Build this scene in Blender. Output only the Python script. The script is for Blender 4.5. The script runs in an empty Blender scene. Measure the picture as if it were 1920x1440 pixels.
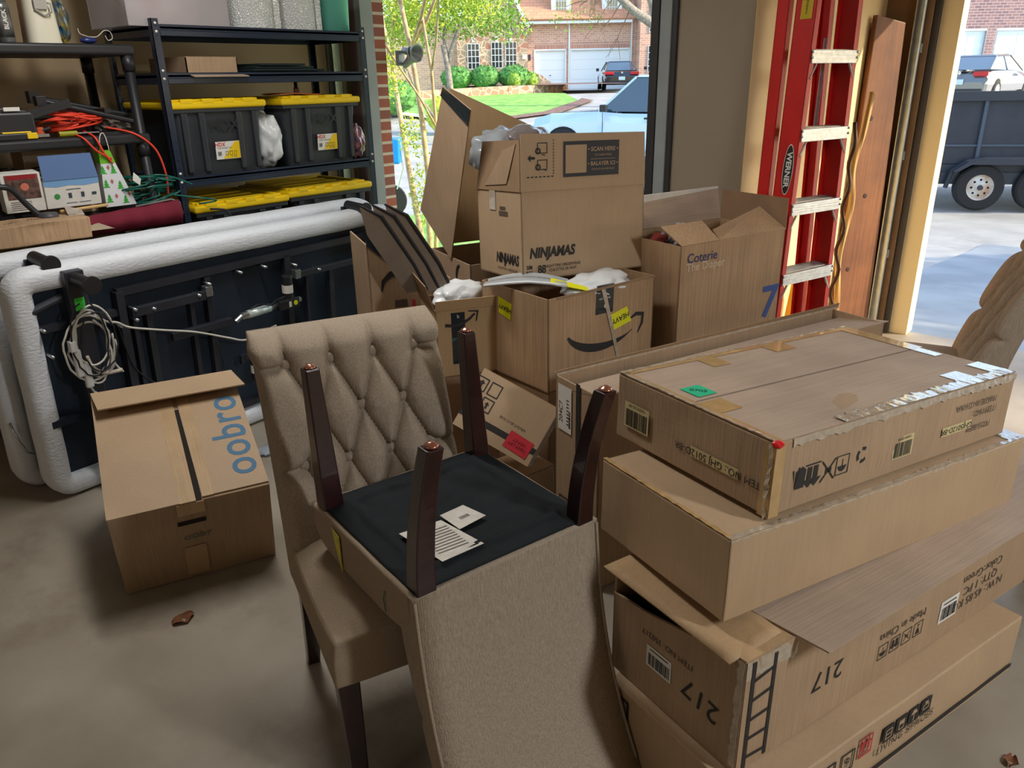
import bpy, bmesh, math, random
from mathutils import Vector, Matrix, noise
S = bpy.context.scene
COL = S.collection
R = math.radians
random.seed(7)

# ------------------------------------------------------------------ camera, sky, sun, exposure
YAW, PITCH, ROLL, CAMH = 41.0, 21.5, 1.1, 1.6
cd = bpy.data.cameras.new('camera'); cam = bpy.data.objects.new('camera', cd); COL.objects.link(cam)
cd.sensor_fit = 'HORIZONTAL'; cd.sensor_width = 36; cd.lens = 36*1450/1920
cd.clip_start = .05; cd.clip_end = 400
cy, sy, cp, sp = math.cos(R(YAW)), math.sin(R(YAW)), math.cos(R(PITCH)), math.sin(R(PITCH))
f0 = Vector((-sy, cy, 0)); r0 = Vector((cy, sy, 0)); u0 = Vector((0, 0, 1))
fw = f0*cp-u0*sp; up = u0*cp+f0*sp
rr = r0*math.cos(R(ROLL))-up*math.sin(R(ROLL)); uu = up*math.cos(R(ROLL))+r0*math.sin(R(ROLL))
uu = (uu-fw*uu.dot(fw)).normalized(); rr = fw.cross(uu).normalized()
cam.matrix_world = Matrix(((rr.x, uu.x, -fw.x, 0), (rr.y, uu.y, -fw.y, 0), (rr.z, uu.z, -fw.z, CAMH), (0, 0, 0, 1)))
S.camera = cam
S.view_settings.view_transform = 'Standard'; S.view_settings.look = 'None'
S.view_settings.exposure = 0.42; S.view_settings.gamma = 1; S.view_settings.use_curve_mapping = False
SUNDIR = Vector((.88, .47, .53)).normalized()      # towards the sun
W = bpy.data.worlds.new('world'); S.world = W; W.use_nodes = True
nt = W.node_tree; nt.nodes.clear()
bg = nt.nodes.new('ShaderNodeBackground'); sk = nt.nodes.new('ShaderNodeTexSky'); ou = nt.nodes.new('ShaderNodeOutputWorld')
sk.sky_type = 'NISHITA'; sk.sun_disc = False; sk.sun_elevation = R(32); sk.sun_rotation = math.atan2(SUNDIR.x, SUNDIR.y)
sk.air_density = 1.2; sk.dust_density = 1.5
bg.inputs[1].default_value = .42
nt.links.new(sk.outputs[0], bg.inputs[0]); nt.links.new(bg.outputs[0], ou.inputs[0])
sl = bpy.data.lights.new('sun', 'SUN'); sl.energy = 5; sl.angle = R(.6); sl.color = (1, .83, .58)
so = bpy.data.objects.new('sun', sl); COL.objects.link(so)
so.rotation_euler = SUNDIR.to_track_quat('Z', 'Y').to_euler(); so.location = (8, 8, 9)

# ------------------------------------------------------------------ materials
MATS = {}
def lin(c):
    return tuple(((v/255)/12.92 if v/255 <= .04045 else (((v/255)+.055)/1.055)**2.4) for v in c)
def mat(name, rgb, rough=.7, metal=0, var=.0, vscale=8, bump=0, bscale=60, stretch=(1, 1, 1), streak=0, trans=0, alpha=1, spec=.5, rgb2=None, coat=0, emit=0):
    if name in MATS: return MATS[name]
    m = bpy.data.materials.new(name); m.use_nodes = True; n = m.node_tree; b = n.nodes['Principled BSDF']; L = n.links
    c = lin(rgb)+(1,)
    b.inputs['Base Color'].default_value = c; b.inputs['Roughness'].default_value = rough; b.inputs['Metallic'].default_value = metal
    b.inputs['Specular IOR Level'].default_value = spec
    if trans: b.inputs['Transmission Weight'].default_value = trans
    if coat: b.inputs['Coat Weight'].default_value = coat
    if alpha < 1: b.inputs['Alpha'].default_value = alpha
    if emit: b.inputs['Emission Color'].default_value = c; b.inputs['Emission Strength'].default_value = emit
    tc = n.nodes.new('ShaderNodeTexCoord'); mp = n.nodes.new('ShaderNodeMapping'); L.new(tc.outputs['Object'], mp.inputs[0]); mp.inputs['Scale'].default_value = stretch
    if var or rgb2:
        nz = n.nodes.new('ShaderNodeTexNoise'); nz.inputs['Scale'].default_value = vscale; nz.inputs['Detail'].default_value = 5
        L.new(tc.outputs['Object'], nz.inputs[0])
        cr = n.nodes.new('ShaderNodeValToRGB'); L.new(nz.outputs[0], cr.inputs[0])
        c2 = lin(rgb2)+(1,) if rgb2 else tuple(min(1, v*(1+var)) for v in c[:3])+(1,)
        c1 = c if rgb2 else tuple(v*(1-var) for v in c[:3])+(1,)
        cr.color_ramp.elements[0].color = c1; cr.color_ramp.elements[1].color = c2
        cr.color_ramp.elements[0].position = .35; cr.color_ramp.elements[1].position = .65
        src = cr.outputs[0]
        if streak:
            n2 = n.nodes.new('ShaderNodeTexNoise'); n2.inputs['Scale'].default_value = 1; n2.inputs['Detail'].default_value = 2
            L.new(mp.outputs[0], n2.inputs[0])
            mx = n.nodes.new('ShaderNodeMix'); mx.data_type = 'RGBA'; mx.blend_type = 'MULTIPLY'; mx.inputs[0].default_value = streak
            c3 = n.nodes.new('ShaderNodeValToRGB'); c3.color_ramp.elements[0].color = (.45, .45, .45, 1); c3.color_ramp.elements[0].position = .3; c3.color_ramp.elements[1].position = .6
            L.new(n2.outputs[0], c3.inputs[0]); L.new(src, mx.inputs[6]); L.new(c3.outputs[0], mx.inputs[7]); src = mx.outputs[2]
        L.new(src, b.inputs['Base Color'])
    if bump:
        n3 = n.nodes.new('ShaderNodeTexNoise'); n3.inputs['Scale'].default_value = bscale; n3.inputs['Detail'].default_value = 3
        L.new(mp.outputs[0], n3.inputs[0]); bp = n.nodes.new('ShaderNodeBump'); bp.inputs['Strength'].default_value = bump; bp.inputs['Distance'].default_value = .004
        L.new(n3.outputs[0], bp.inputs['Height']); L.new(bp.outputs[0], b.inputs['Normal'])
    MATS[name] = m; return m
def tex_mat(name, kind, c1, c2, scale, rough=.8, mortar=None, bump=.3, coords='Object', rot=(0, 0, 0), bw=.5, rh=.25, ms=.02, c3=None):
    """brick / wave / voronoi based surfaces"""
    if name in MATS: return MATS[name]
    m = bpy.data.materials.new(name); m.use_nodes = True; n = m.node_tree; b = n.nodes['Principled BSDF']; L = n.links
    b.inputs['Roughness'].default_value = rough
    tc = n.nodes.new('ShaderNodeTexCoord'); mp = n.nodes.new('ShaderNodeMapping'); L.new(tc.outputs[coords], mp.inputs[0]); mp.inputs['Rotation'].default_value = rot
    bp = n.nodes.new('ShaderNodeBump'); bp.inputs['Strength'].default_value = bump; bp.inputs['Distance'].default_value = .01
    if kind == 'brick':
        t = n.nodes.new('ShaderNodeTexBrick'); t.inputs['Color1'].default_value = lin(c1)+(1,); t.inputs['Color2'].default_value = lin(c2)+(1,); t.inputs['Mortar'].default_value = lin(mortar)+(1,)
        t.inputs['Scale'].default_value = scale; t.inputs['Mortar Size'].default_value = ms; t.inputs['Brick Width'].default_value = bw; t.inputs['Row Height'].default_value = rh
        L.new(mp.outputs[0], t.inputs[0]); L.new(t.outputs['Color'], b.inputs['Base Color']); L.new(t.outputs['Fac'], bp.inputs['Height']); bp.invert = True
    elif kind == 'wave':
        t = n.nodes.new('ShaderNodeTexWave'); t.inputs['Scale'].default_value = scale; t.inputs['Distortion'].default_value = 6; t.inputs['Detail'].default_value = 4; t.inputs['Detail Scale'].default_value = .6
        mp.inputs['Scale'].default_value = (1, 1, .12)
        L.new(mp.outputs[0], t.inputs[0]); cr = n.nodes.new('ShaderNodeValToRGB'); cr.color_ramp.elements[0].color = lin(c1)+(1,); cr.color_ramp.elements[1].color = lin(c2)+(1,)
        L.new(t.outputs[1], cr.inputs[0]); L.new(cr.outputs[0], b.inputs['Base Color']); L.new(t.outputs[1], bp.inputs['Height'])
    elif kind == 'voronoi':
        t = n.nodes.new('ShaderNodeTexVoronoi'); t.inputs['Scale'].default_value = scale; L.new(mp.outputs[0], t.inputs[0])
        cr = n.nodes.new('ShaderNodeValToRGB'); cr.color_ramp.elements[0].color = lin(c1)+(1,); cr.color_ramp.elements[1].color = lin(c2)+(1,)
        if c3: e = cr.color_ramp.elements.new(.5); e.color = lin(c3)+(1,)
        L.new(t.outputs['Color'], cr.inputs[0])
        t2 = n.nodes.new('ShaderNodeTexVoronoi'); t2.feature = 'DISTANCE_TO_EDGE'; t2.inputs['Scale'].default_value = scale; L.new(mp.outputs[0], t2.inputs[0])
        mr = n.nodes.new('ShaderNodeMath'); mr.operation = 'LESS_THAN'; mr.inputs[1].default_value = .05; L.new(t2.outputs[0], mr.inputs[0])
        mx = n.nodes.new('ShaderNodeMix'); mx.data_type = 'RGBA'; L.new(mr.outputs[0], mx.inputs[0]); L.new(cr.outputs[0], mx.inputs[6]); mx.inputs[7].default_value = lin(mortar or c2)+(1,)
        L.new(mx.outputs[2], b.inputs['Base Color']); L.new(t2.outputs[0], bp.inputs['Height'])
    elif kind == 'quilt':
        t = n.nodes.new('ShaderNodeTexWave'); t.inputs['Scale'].default_value = scale; t.inputs['Distortion'].default_value = 0; t.bands_direction = 'DIAGONAL'
        t2 = n.nodes.new('ShaderNodeTexVoronoi'); t2.inputs['Scale'].default_value = scale*2.4
        L.new(mp.outputs[0], t.inputs[0]); L.new(mp.outputs[0], t2.inputs[0]); ad = n.nodes.new('ShaderNodeMath'); ad.operation = 'ADD'
        L.new(t.outputs[1], ad.inputs[0]); L.new(t2.outputs[0], ad.inputs[1]); L.new(ad.outputs[0], bp.inputs['Height'])
        cr = n.nodes.new('ShaderNodeValToRGB'); cr.color_ramp.elements[0].color = lin(c1)+(1,); cr.color_ramp.elements[1].color = lin(c2)+(1,)
        L.new(t.outputs[1], cr.inputs[0]); L.new(cr.outputs[0], b.inputs['Base Color'])
    L.new(bp.outputs[0], b.inputs['Normal']); MATS[name] = m; return m

CB = mat('cardboard', (170, 143, 114), .75, var=.07, vscale=5, bump=.25, bscale=1, stretch=(160, 160, 5), streak=.22)
CB2 = mat('cardboard_warm', (178, 147, 108), .7, var=.07, vscale=4, bump=.2, bscale=1, stretch=(160, 160, 5), streak=.15)
CBP = mat('cardboard_plain_smooth', (180, 153, 122), .6, var=.05, vscale=4, bump=.1, bscale=1, stretch=(90, 90, 8), streak=.08)
CBR = mat('cardboard_ribbed', (178, 146, 112), .75, var=.1, vscale=5, bump=.6, bscale=1, stretch=(110, 110, 3), streak=.38)
CBG = mat('cardboard_sky_tint', (176, 154, 134), .72, var=.08, vscale=5, bump=.2, bscale=1, stretch=(5, 160, 160), streak=.2)  # greyish tint of sky light on carton tops, put into the colour
CBI = mat('cardboard_inside', (150, 122, 92), .8, var=.08, vscale=5, bump=.2, bscale=1, stretch=(100, 100, 5), streak=.2)
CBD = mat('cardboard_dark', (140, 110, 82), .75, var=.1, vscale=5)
TAPE = mat('packing_tape_tan', (184, 150, 100), .22, var=.1, vscale=30, bump=.5, bscale=30, coat=.6)
TAPEC = mat('packing_tape_clear', (180, 165, 145), .12, var=.12, vscale=40, bump=.9, bscale=50, coat=1)
INK = mat('black_ink', (38, 36, 36), .7)
INKF = mat('faded_ink', (84, 72, 62), .8)
BLACKTAPE = mat('black_tape', (26, 38, 46), .3, bump=.5, bscale=60, coat=.5)
WHITE = mat('white_paper', (225, 222, 215), .6, var=.04, vscale=20)
RED = mat('red_label', (205, 45, 60), .55)
YEL = mat('yellow_sticker', (225, 225, 20), .5)
GREEN = mat('green_sticker', (40, 190, 140), .5)
BLUE = mat('blue_print', (58, 84, 150), .7)
LBLUE = mat('soft_blue_print', (72, 116, 150), .7)
FAB = mat('linen_beige', (170, 155, 137), .95, var=.1, vscale=300, bump=.55, bscale=1, stretch=(420, 420, 16), streak=.42, spec=.1)
FAB2 = mat('linen_side', (160, 143, 123), .95, var=.08, vscale=200, bump=.3, bscale=400, spec=.1)
MAHO = mat('mahogany', (44, 18, 20), .28, var=.3, vscale=20, coat=.3)
COPPER = mat('copper_glide', (200, 140, 120), .2, metal=.8)
BLKF = mat('black_dust_cover', (26, 30, 33), .85, var=.25, vscale=6, bump=1, bscale=18, spec=.2)
BEDW = mat('quilted_white', (218, 222, 228), .85, var=.03, vscale=60, bump=.7, bscale=1, stretch=(45, 45, 110))
BEDW2 = mat('white_knit_cover', (214, 214, 214), .9, var=.05, vscale=10, bump=.6, bscale=20)
NAVY = mat('dark_navy_panel', (22, 36, 52), .7, var=.25, vscale=3)
STEEL = mat('black_steel', (56, 58, 66), .34, metal=.3, var=.1)
STEELB = mat('shelf_steel', (40, 52, 72), .3, metal=.3)
CHROME = mat('silver_metal', (190, 196, 198), .25, metal=.9)
ALU = mat('aluminium', (196, 200, 202), .35, metal=.75, var=.1, vscale=40, bump=.2, bscale=1, stretch=(4, 200, 200))
CABW = mat('white_cable', (205, 200, 190), .5)
CABB = mat('black_cable', (22, 22, 26), .5)
BLKP = mat('black_plastic', (32, 33, 37), .45, var=.1)
TOTE = mat('tote_grey_plastic', (46, 50, 56), .42, var=.05, bump=.1, bscale=200)
YLID = mat('yellow_plastic', (236, 198, 20), .38, var=.03)
REDL = mat('ladder_red', (204, 36, 32), .38, var=.08)
ORANGE = mat('orange_cord', (228, 66, 40), .5)
GCORD = mat('green_cord', (20, 96, 82), .4)
MAROON = mat('maroon_fabric', (112, 18, 42), .85, var=.1, bump=.3, bscale=300)
WALL = mat('wall_tan_paint', (178, 156, 124), .85, var=.05, vscale=2, bump=.15, bscale=60)
WALLC = mat('wall_cream_paint', (232, 206, 152), .85, var=.05, vscale=2, bump=.2, bscale=60)
PIERM = mat('pier_panel', (152, 138, 118), .8, var=.06, vscale=1.5, bump=.1, bscale=40)
TRIMB = mat('brown_door_trim', (120, 92, 60), .7, var=.12, vscale=10)
TRIMD = mat('dark_weather_trim', (52, 50, 50), .55, var=.1)
TRIMG = mat('grey_jamb_paint', (150, 156, 156), .6, var=.06, vscale=6)
TRIMW = mat('cream_jamb', (240, 226, 180), .7)
PINKB = mat('mauve_board', (112, 84, 86), .8)
GALV = mat('galvanised_track', (186, 198, 200), .3, metal=.7, var=.1, vscale=20)
WOOD = mat('cedar_plank', (100, 58, 32), .55, rgb2=(134, 84, 46), vscale=3, bump=.3, bscale=1, stretch=(60, 60, 2), streak=.5)
WOOD2 = tex_mat('driftwood', 'wave', (150, 112, 60), (196, 160, 100), 14, .6, bump=.4)
def concrete(name, c1, c2, stain):
    m = mat(name, c1, .55, rgb2=c2, vscale=1.6, bump=.15, bscale=30, streak=0)
    n = m.node_tree; b = n.nodes['Principled BSDF']; src = b.inputs['Base Color'].links[0].from_socket
    tc = n.nodes.new('ShaderNodeTexCoord'); nz = n.nodes.new('ShaderNodeTexNoise'); nz.inputs['Scale'].default_value = .7; nz.inputs['Detail'].default_value = 8; nz.inputs['Roughness'].default_value = .7
    n.links.new(tc.outputs['Object'], nz.inputs[0]); cr = n.nodes.new('ShaderNodeValToRGB'); cr.color_ramp.elements[0].position = .55; cr.color_ramp.elements[1].position = .72
    n.links.new(nz.outputs[0], cr.inputs[0]); mx = n.nodes.new('ShaderNodeMix'); mx.data_type = 'RGBA'; mx.inputs[7].default_value = lin(stain)+(1,)
    mu = n.nodes.new('ShaderNodeMath'); mu.operation = 'MULTIPLY'; mu.inputs[1].default_value = .8; n.links.new(cr.outputs[0], mu.inputs[0])
    n.links.new(mu.outputs[0], mx.inputs[0]); n.links.new(src, mx.inputs[6]); n.links.new(mx.outputs[2], b.inputs['Base Color']); return m
FLOORM = concrete('garage_concrete', (132, 122, 106), (162, 153, 138), (98, 80, 62))
DRIVEM = concrete('driveway_concrete', (122, 130, 138), (142, 150, 158), (112, 116, 120))  # shade over the driveway put into a darker, bluish base colour
ROADM = concrete('street_concrete', (150, 150, 148), (172, 172, 168), (136, 134, 130))
BRICK = tex_mat('red_brick', 'brick', (170, 92, 72), (130, 84, 72), 1, .85, mortar=(205, 190, 172), rot=(R(90), 0, 0), bw=.2, rh=.075, ms=.01)
BRICKF = tex_mat('street_brick', 'brick', (214, 168, 142), (190, 144, 124), 1, .85, mortar=(214, 196, 178), rot=(R(90), 0, 0), bw=.3, rh=.11, ms=.012)
STONE = tex_mat('field_stone', 'voronoi', (184, 112, 88), (186, 166, 136), 3.4, .85, mortar=(205, 190, 160), c3=(150, 132, 110))
GRASS = mat('lawn_green', (96, 150, 60), .9, rgb2=(140, 186, 90), vscale=3, bump=1, bscale=40)
MULCH = mat('mulch', (96, 72, 66), .95, rgb2=(130, 104, 92), vscale=12, bump=1, bscale=40)
LEAF = mat('leaf_green', (92, 140, 44), .6, rgb2=(150, 184, 60), vscale=3)
LEAFY = mat('leaf_yellow_green', (150, 180, 50), .6, rgb2=(206, 214, 80), vscale=4)
HEDGE = mat('hedge_green', (58, 110, 52), .8, rgb2=(100, 156, 74), vscale=6)
BARKP = mat('pale_bark', (214, 190, 152), .8, rgb2=(170, 140, 108), vscale=14)
BARKG = mat('grey_bark', (150, 144, 130), .9, rgb2=(112, 106, 96), vscale=14, bump=1, bscale=20)
ROOFM = tex_mat('roof_shingle', 'brick', (206, 150, 116), (186, 134, 108), 1, .9, mortar=(160, 114, 92), bw=.4, rh=.2, ms=.01)
GWHITE = mat('garage_door_white', (226, 232, 232), .5)
GLASS = mat('dark_window_glass', (40, 48, 58), .08, spec=.8)
CARGL = mat('car_glass', (46, 66, 78), .04, spec=1, coat=1)
PGLASS = mat('bag_film', (206, 214, 222), .18, trans=.55, bump=1, bscale=14)
PWHITE = mat('white_bag_plastic', (222, 226, 228), .3, bump=1, bscale=12, var=.05)
RUBBER = mat('tyre_rubber', (34, 34, 36), .85)

# ------------------------------------------------------------------ mesh helpers
class MB:
    def __init__(s): s.v = []; s.f = []
    def add(s, vs, fs):
        o = len(s.v); s.v += [tuple(v) for v in vs]; s.f += [tuple(i+o for i in f) for f in fs]; return s
    def box(s, a, b, M=None):
        (x0, y0, z0), (x1, y1, z1) = a, b
        vs = [Vector(p) for p in ((x0, y0, z0), (x1, y0, z0), (x1, y1, z0), (x0, y1, z0), (x0, y0, z1), (x1, y0, z1), (x1, y1, z1), (x0, y1, z1))]
        if M: vs = [M @ v for v in vs]
        return s.add(vs, [(0, 3, 2, 1), (4, 5, 6, 7), (0, 1, 5, 4), (1, 2, 6, 5), (2, 3, 7, 6), (3, 0, 4, 7)])
    def slab(s, q, t):
        """a quad (4 points) given thickness t along its normal"""
        q = [Vector(p) for p in q]; n = (q[1]-q[0]).cross(q[3]-q[0]).normalized()*t
        return s.add(q+[p+n for p in q], [(3, 2, 1, 0), (4, 5, 6, 7), (0, 1, 5, 4), (1, 2, 6, 5), (2, 3, 7, 6), (3, 0, 4, 7)])
    def prism(s, pts, v):
        """planar polygon pushed along vector v"""
        p = [Vector(a) for a in pts]; v = Vector(v); n = len(p)
        return s.add(p+[a+v for a in p], [tuple(range(n-1, -1, -1)), tuple(range(n, 2*n))]+[(i, (i+1) % n, n+(i+1) % n, n+i) for i in range(n)])
    def tube(s, path, r, seg=8, closed=False):
        P = [Vector(p) for p in path]; n = len(P); vs = []; fs = []; prev = None
        for i, p in enumerate(P):
            a = P[(i-1) % n] if (closed or i > 0) else p; b = P[(i+1) % n] if (closed or i < n-1) else p
            t = (b-a).normalized() if (b-a).length > 1e-9 else Vector((0, 0, 1))
            if prev is None:
                prev = t.orthogonal().normalized()
            e = (prev-t*prev.dot(t)); e = e.normalized() if e.length > 1e-6 else t.orthogonal().normalized(); prev = e; g = t.cross(e)
            ri = r[i] if isinstance(r, (list, tuple)) else r
            for k in range(seg):
                an = 2*math.pi*k/seg; vs.append(p+(e*math.cos(an)+g*math.sin(an))*ri)
        m = n if closed else n-1
        for i in range(m):
            j = (i+1) % n
            for k in range(seg): fs.append((i*seg+k, i*seg+(k+1) % seg, j*seg+(k+1) % seg, j*seg+k))
        if not closed: fs += [tuple(range(seg-1, -1, -1)), tuple((n-1)*seg+k for k in range(seg))]
        return s.add(vs, fs)
    def cyl(s, a, b, r, seg=20, r2=None): return s.tube([a, b], [r, r if r2 is None else r2], seg)
    def lathe(s, prof, c=(0, 0, 0), seg=24, axis='Z', caps=True):
        vs = []; fs = []; c = Vector(c)
        for (r, z) in prof:
            for k in range(seg):
                a = 2*math.pi*k/seg; x, y = r*math.cos(a), r*math.sin(a)
                p = {'Z': (x, y, z), 'Y': (x, z, y), 'X': (z, x, y)}[axis]; vs.append(c+Vector(p))
        n = len(prof)
        for i in range(n-1):
            for k in range(seg): fs.append((i*seg+k, i*seg+(k+1) % seg, (i+1)*seg+(k+1) % seg, (i+1)*seg+k))
        if caps: fs += [tuple(range(seg-1, -1, -1)), tuple((n-1)*seg+k for k in range(seg))]
        return s.add(vs, fs)
    def grid(s, fn, nu, nv):
        vs = [fn(i/nu, j/nv) for j in range(nv+1) for i in range(nu+1)]
        return s.add(vs, [(j*(nu+1)+i, j*(nu+1)+i+1, (j+1)*(nu+1)+i+1, (j+1)*(nu+1)+i) for j in range(nv) for i in range(nu)])
    def blob(s, c, sz, amp=.25, freq=3, seed=0, n=3, flat=None):
        bm = bmesh.new(); bmesh.ops.create_icosphere(bm, subdivisions=n, radius=1)
        bm.verts.ensure_lookup_table(); c = Vector(c); vs = []
        for v in bm.verts:
            p = v.co; k = 1+amp*noise.noise(p*freq+Vector((seed*7.3, seed, 0)))-amp*.45*abs(noise.noise(p*freq*2.2+Vector((0, seed*3.1, 9))))
            q = Vector((p.x*sz[0], p.y*sz[1], p.z*sz[2]))*k
            if flat is not None and q.z < flat: q.z = flat
            vs.append(c+q)
        s.add(vs, [tuple(v.index for v in f.verts) for f in bm.faces]); bm.free(); return s
    def build(s, name, m, parent=None, smooth=False, bevel=0, seg=2, recalc=True):
        me = bpy.data.meshes.new(name); me.from_pydata(s.v, [], s.f)
        if recalc:
            bm = bmesh.new(); bm.from_mesh(me); bmesh.ops.recalc_face_normals(bm, faces=bm.faces); bm.to_mesh(me); bm.free()
        me.materials.append(m)
        if smooth: me.polygons.foreach_set('use_smooth', [True]*len(me.polygons))
        o = bpy.data.objects.new(name, me); COL.objects.link(o)
        if parent: o.parent = parent
        if bevel:
            b = o.modifiers.new('b', 'BEVEL'); b.width = bevel; b.segments = seg; b.limit_method = 'ANGLE'; b.angle_limit = R(40)
            if not smooth: me.polygons.foreach_set('use_smooth', [False]*len(me.polygons))
        return o
def tag(o, label=None, cat=None, group=None, kind=None):
    if label: o['label'] = label
    if cat: o['category'] = cat
    if group: o['group'] = group
    if kind: o['kind'] = kind
    return o
def thing(name, label, cat, loc=(0, 0, 0), yaw=0, tx=0, ty=0, group=None):
    o = bpy.data.objects.new(name, None); COL.objects.link(o); o.empty_display_size = .1
    o.location = loc; o.rotation_mode = 'YXZ'; o.rotation_euler = (R(tx), R(ty), R(yaw)); return tag(o, label, cat, group)
def struct(name, mb, m, **k): return tag(mb.build(name, m, **k), kind='structure')
def copy_tree(o, loc=None, parent=None):
    c = o.copy(); COL.objects.link(c); c.parent = parent
    if loc is not None: c.location = loc
    for ch in o.children: copy_tree(ch, None, c)
    return c

# faces of a box thing (local frame: x along the front, y away, z up); dims (w,l,h)
def frame(dim, face, eps=.0012):
    w, l, h = dim
    o, U, V = {'F': ((0, -eps, 0), (1, 0, 0), (0, 0, 1)), 'L': ((-eps, l, 0), (0, -1, 0), (0, 0, 1)), 'T': ((0, 0, h+eps), (1, 0, 0), (0, 1, 0)), 'R': ((w+eps, 0, 0), (0, 1, 0), (0, 0, 1))}[face]
    U, V = Vector(U), Vector(V); N = U.cross(V); M = Matrix((U, V, N)).transposed().to_4x4(); M.translation = Vector(o); return M
def text(parent, M, s, u, v, size, m, rot=0, bold=0, shear=0, name='printed_text', sx=1, spacing=1):
    cu = bpy.data.curves.new('t', 'FONT'); cu.body = s; cu.size = size; cu.align_x = 'CENTER'; cu.align_y = 'CENTER'; cu.offset = bold; cu.shear = shear; cu.space_character = spacing; cu.resolution_u = 3
    t = bpy.data.objects.new('t', cu); COL.objects.link(t); bpy.context.view_layer.update()
    me = bpy.data.meshes.new_from_object(t); bpy.data.objects.remove(t); bpy.data.curves.remove(cu)
    me.transform(M @ Matrix.Translation((u, v, 0)) @ Matrix.Rotation(R(rot), 4, 'Z') @ Matrix.Diagonal((sx, 1, 1, 1)))
    me.name = name; me.materials.clear(); me.materials.append(m); o = bpy.data.objects.new(name, me); COL.objects.link(o); o.parent = parent; return o
class Print:
    """flat ink or paper shapes lying on one face"""
    def __init__(s, M): s.M = M; s.mb = MB()
    def poly(s, pts): s.mb.add([s.M @ Vector((u, v, 0)) for u, v in pts], [tuple(range(len(pts)))]); return s
    def rect(s, u, v, w, h, rot=0):
        c, q = math.cos(R(rot)), math.sin(R(rot)); return s.poly([(u+a*w/2*c-b*h/2*q, v+a*w/2*q+b*h/2*c) for a, b in ((-1, -1), (1, -1), (1, 1), (-1, 1))])
    def ring(s, u, v, w, h, t):
        return s.rect(u, v+h/2-t/2, w, t).rect(u, v-h/2+t/2, w, t).rect(u-w/2+t/2, v, t, h-2*t).rect(u+w/2-t/2, v, t, h-2*t)
    def stroke(s, pts, wd):
        n = len(pts); W_ = wd if isinstance(wd, (list, tuple)) else [wd]*n; L_ = []; R_ = []
        for i, (u, v) in enumerate(pts):
            a = pts[max(0, i-1)]; b = pts[min(n-1, i+1)]; d = Vector((b[0]-a[0], b[1]-a[1])).normalized()
            L_.append((u-d.y*W_[i]/2, v+d.x*W_[i]/2)); R_.append((u+d.y*W_[i]/2, v-d.x*W_[i]/2))
        for i in range(n-1): s.poly([L_[i], L_[i+1], R_[i+1], R_[i]])
        return s
    def barcode(s, u, v, w, h, rot=0, n=15):
        rnd = random.Random(int(u*1000)+n); x = -w/2
        while x < w/2:
            b = rnd.choice((.5, 1, 1.6))*w/n/2; c, q = math.cos(R(rot)), math.sin(R(rot))
            s.rect(u+(x+b/2)*c, v+(x+b/2)*q, b, h, rot); x += b+rnd.choice((.6, 1))*w/n/2
        return s
    def arrow(s, u, v, sz, rot=0):
        c, q = math.cos(R(rot)), math.sin(R(rot))
        for P in ([(-.15, -.5), (.15, -.5), (.15, .1), (-.15, .1)], [(-.4, .1), (.4, .1), (0, .5)]):
            s.poly([(u+(a*c-b*q)*sz, v+(a*q+b*c)*sz) for a, b in P])
        return s
    def build(s, name, m, parent): return s.mb.build(name, m, parent, recalc=False)
def arc(cx, cy_, rx, ry, a0, a1, n=12): return [(cx+rx*math.cos(R(a0+(a1-a0)*i/n)), cy_+ry*math.sin(R(a0+(a1-a0)*i/n))) for i in range(n+1)]

def carton_body(parent, dim, m, open_top=False, name='body', t=.005, dent=.003, seed=1):
    w, l, h = dim; mb = MB()
    if open_top == 'custom': return
    if open_top:
        mb.box((0, 0, 0), (w, l, t)); mb.box((0, 0, 0), (w, t, h)); mb.box((0, l-t, 0), (w, l, h)); mb.box((0, 0, 0), (t, l, h)); mb.box((w-t, 0, 0), (w, l, h))
        return mb.build(name, m, parent)
    bm = bmesh.new(); bmesh.ops.create_cube(bm, size=1); bmesh.ops.subdivide_edges(bm, edges=bm.edges, cuts=9, use_grid_fill=True)
    for v in bm.verts:
        p = Vector(((v.co.x+.5)*w, (v.co.y+.5)*l, (v.co.z+.5)*h)); q = p*6+Vector((seed*3, seed, 0))
        inx = 1-abs(v.co.x*2)**4; iny = 1-abs(v.co.y*2)**4; inz = 1-abs(v.co.z*2)**4
        p.x += dent*noise.noise(q)*max(iny*inz, .25)*1.6; p.y += dent*noise.noise(q+Vector((9, 0, 0)))*max(inx*inz, .25)*1.6; p.z += dent*noise.noise(q+Vector((0, 9, 0)))*max(inx*iny, .25)*1.2
        v.co = p
    me = bpy.data.meshes.new(name); bm.to_mesh(me); bm.free(); me.materials.append(m)
    o = bpy.data.objects.new(name, me); COL.objects.link(o); o.parent = parent
    b = o.modifiers.new('b', 'BEVEL'); b.width = .004; b.segments = 2; b.limit_method = 'ANGLE'; b.angle_limit = R(50)
    return o
def ragged(parent, a, b, out, w, m=None, name='torn_clear_tape', seed=1, lift=.0008):
    """strip of creased tape along an edge from a to b, ragged on its far side"""
    rnd = random.Random(seed); a, b, out = Vector(a), Vector(b), Vector(out).normalized(); n = int((b-a).length/.012); nn = (b-a).cross(out).normalized()*lift; vs = []; fs = []
    for i in range(n+1):
        p = a.lerp(b, i/n); vs += [p+nn*(1+rnd.random()*3), p+out*w*rnd.uniform(.72, 1.12)+nn*(1+rnd.random()*1.5)]
        if i < n: fs.append((2*i, 2*i+1, 2*i+3, 2*i+2))
    o = MB().add(vs, fs).build(name, m or TAPEC, parent); o.modifiers.new('s', 'SOLIDIFY').thickness = .0005; return o
def panel(parent, q, m=CB, name='flap', t=.004): return MB().slab(q, t).build(name, m, parent)
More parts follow.
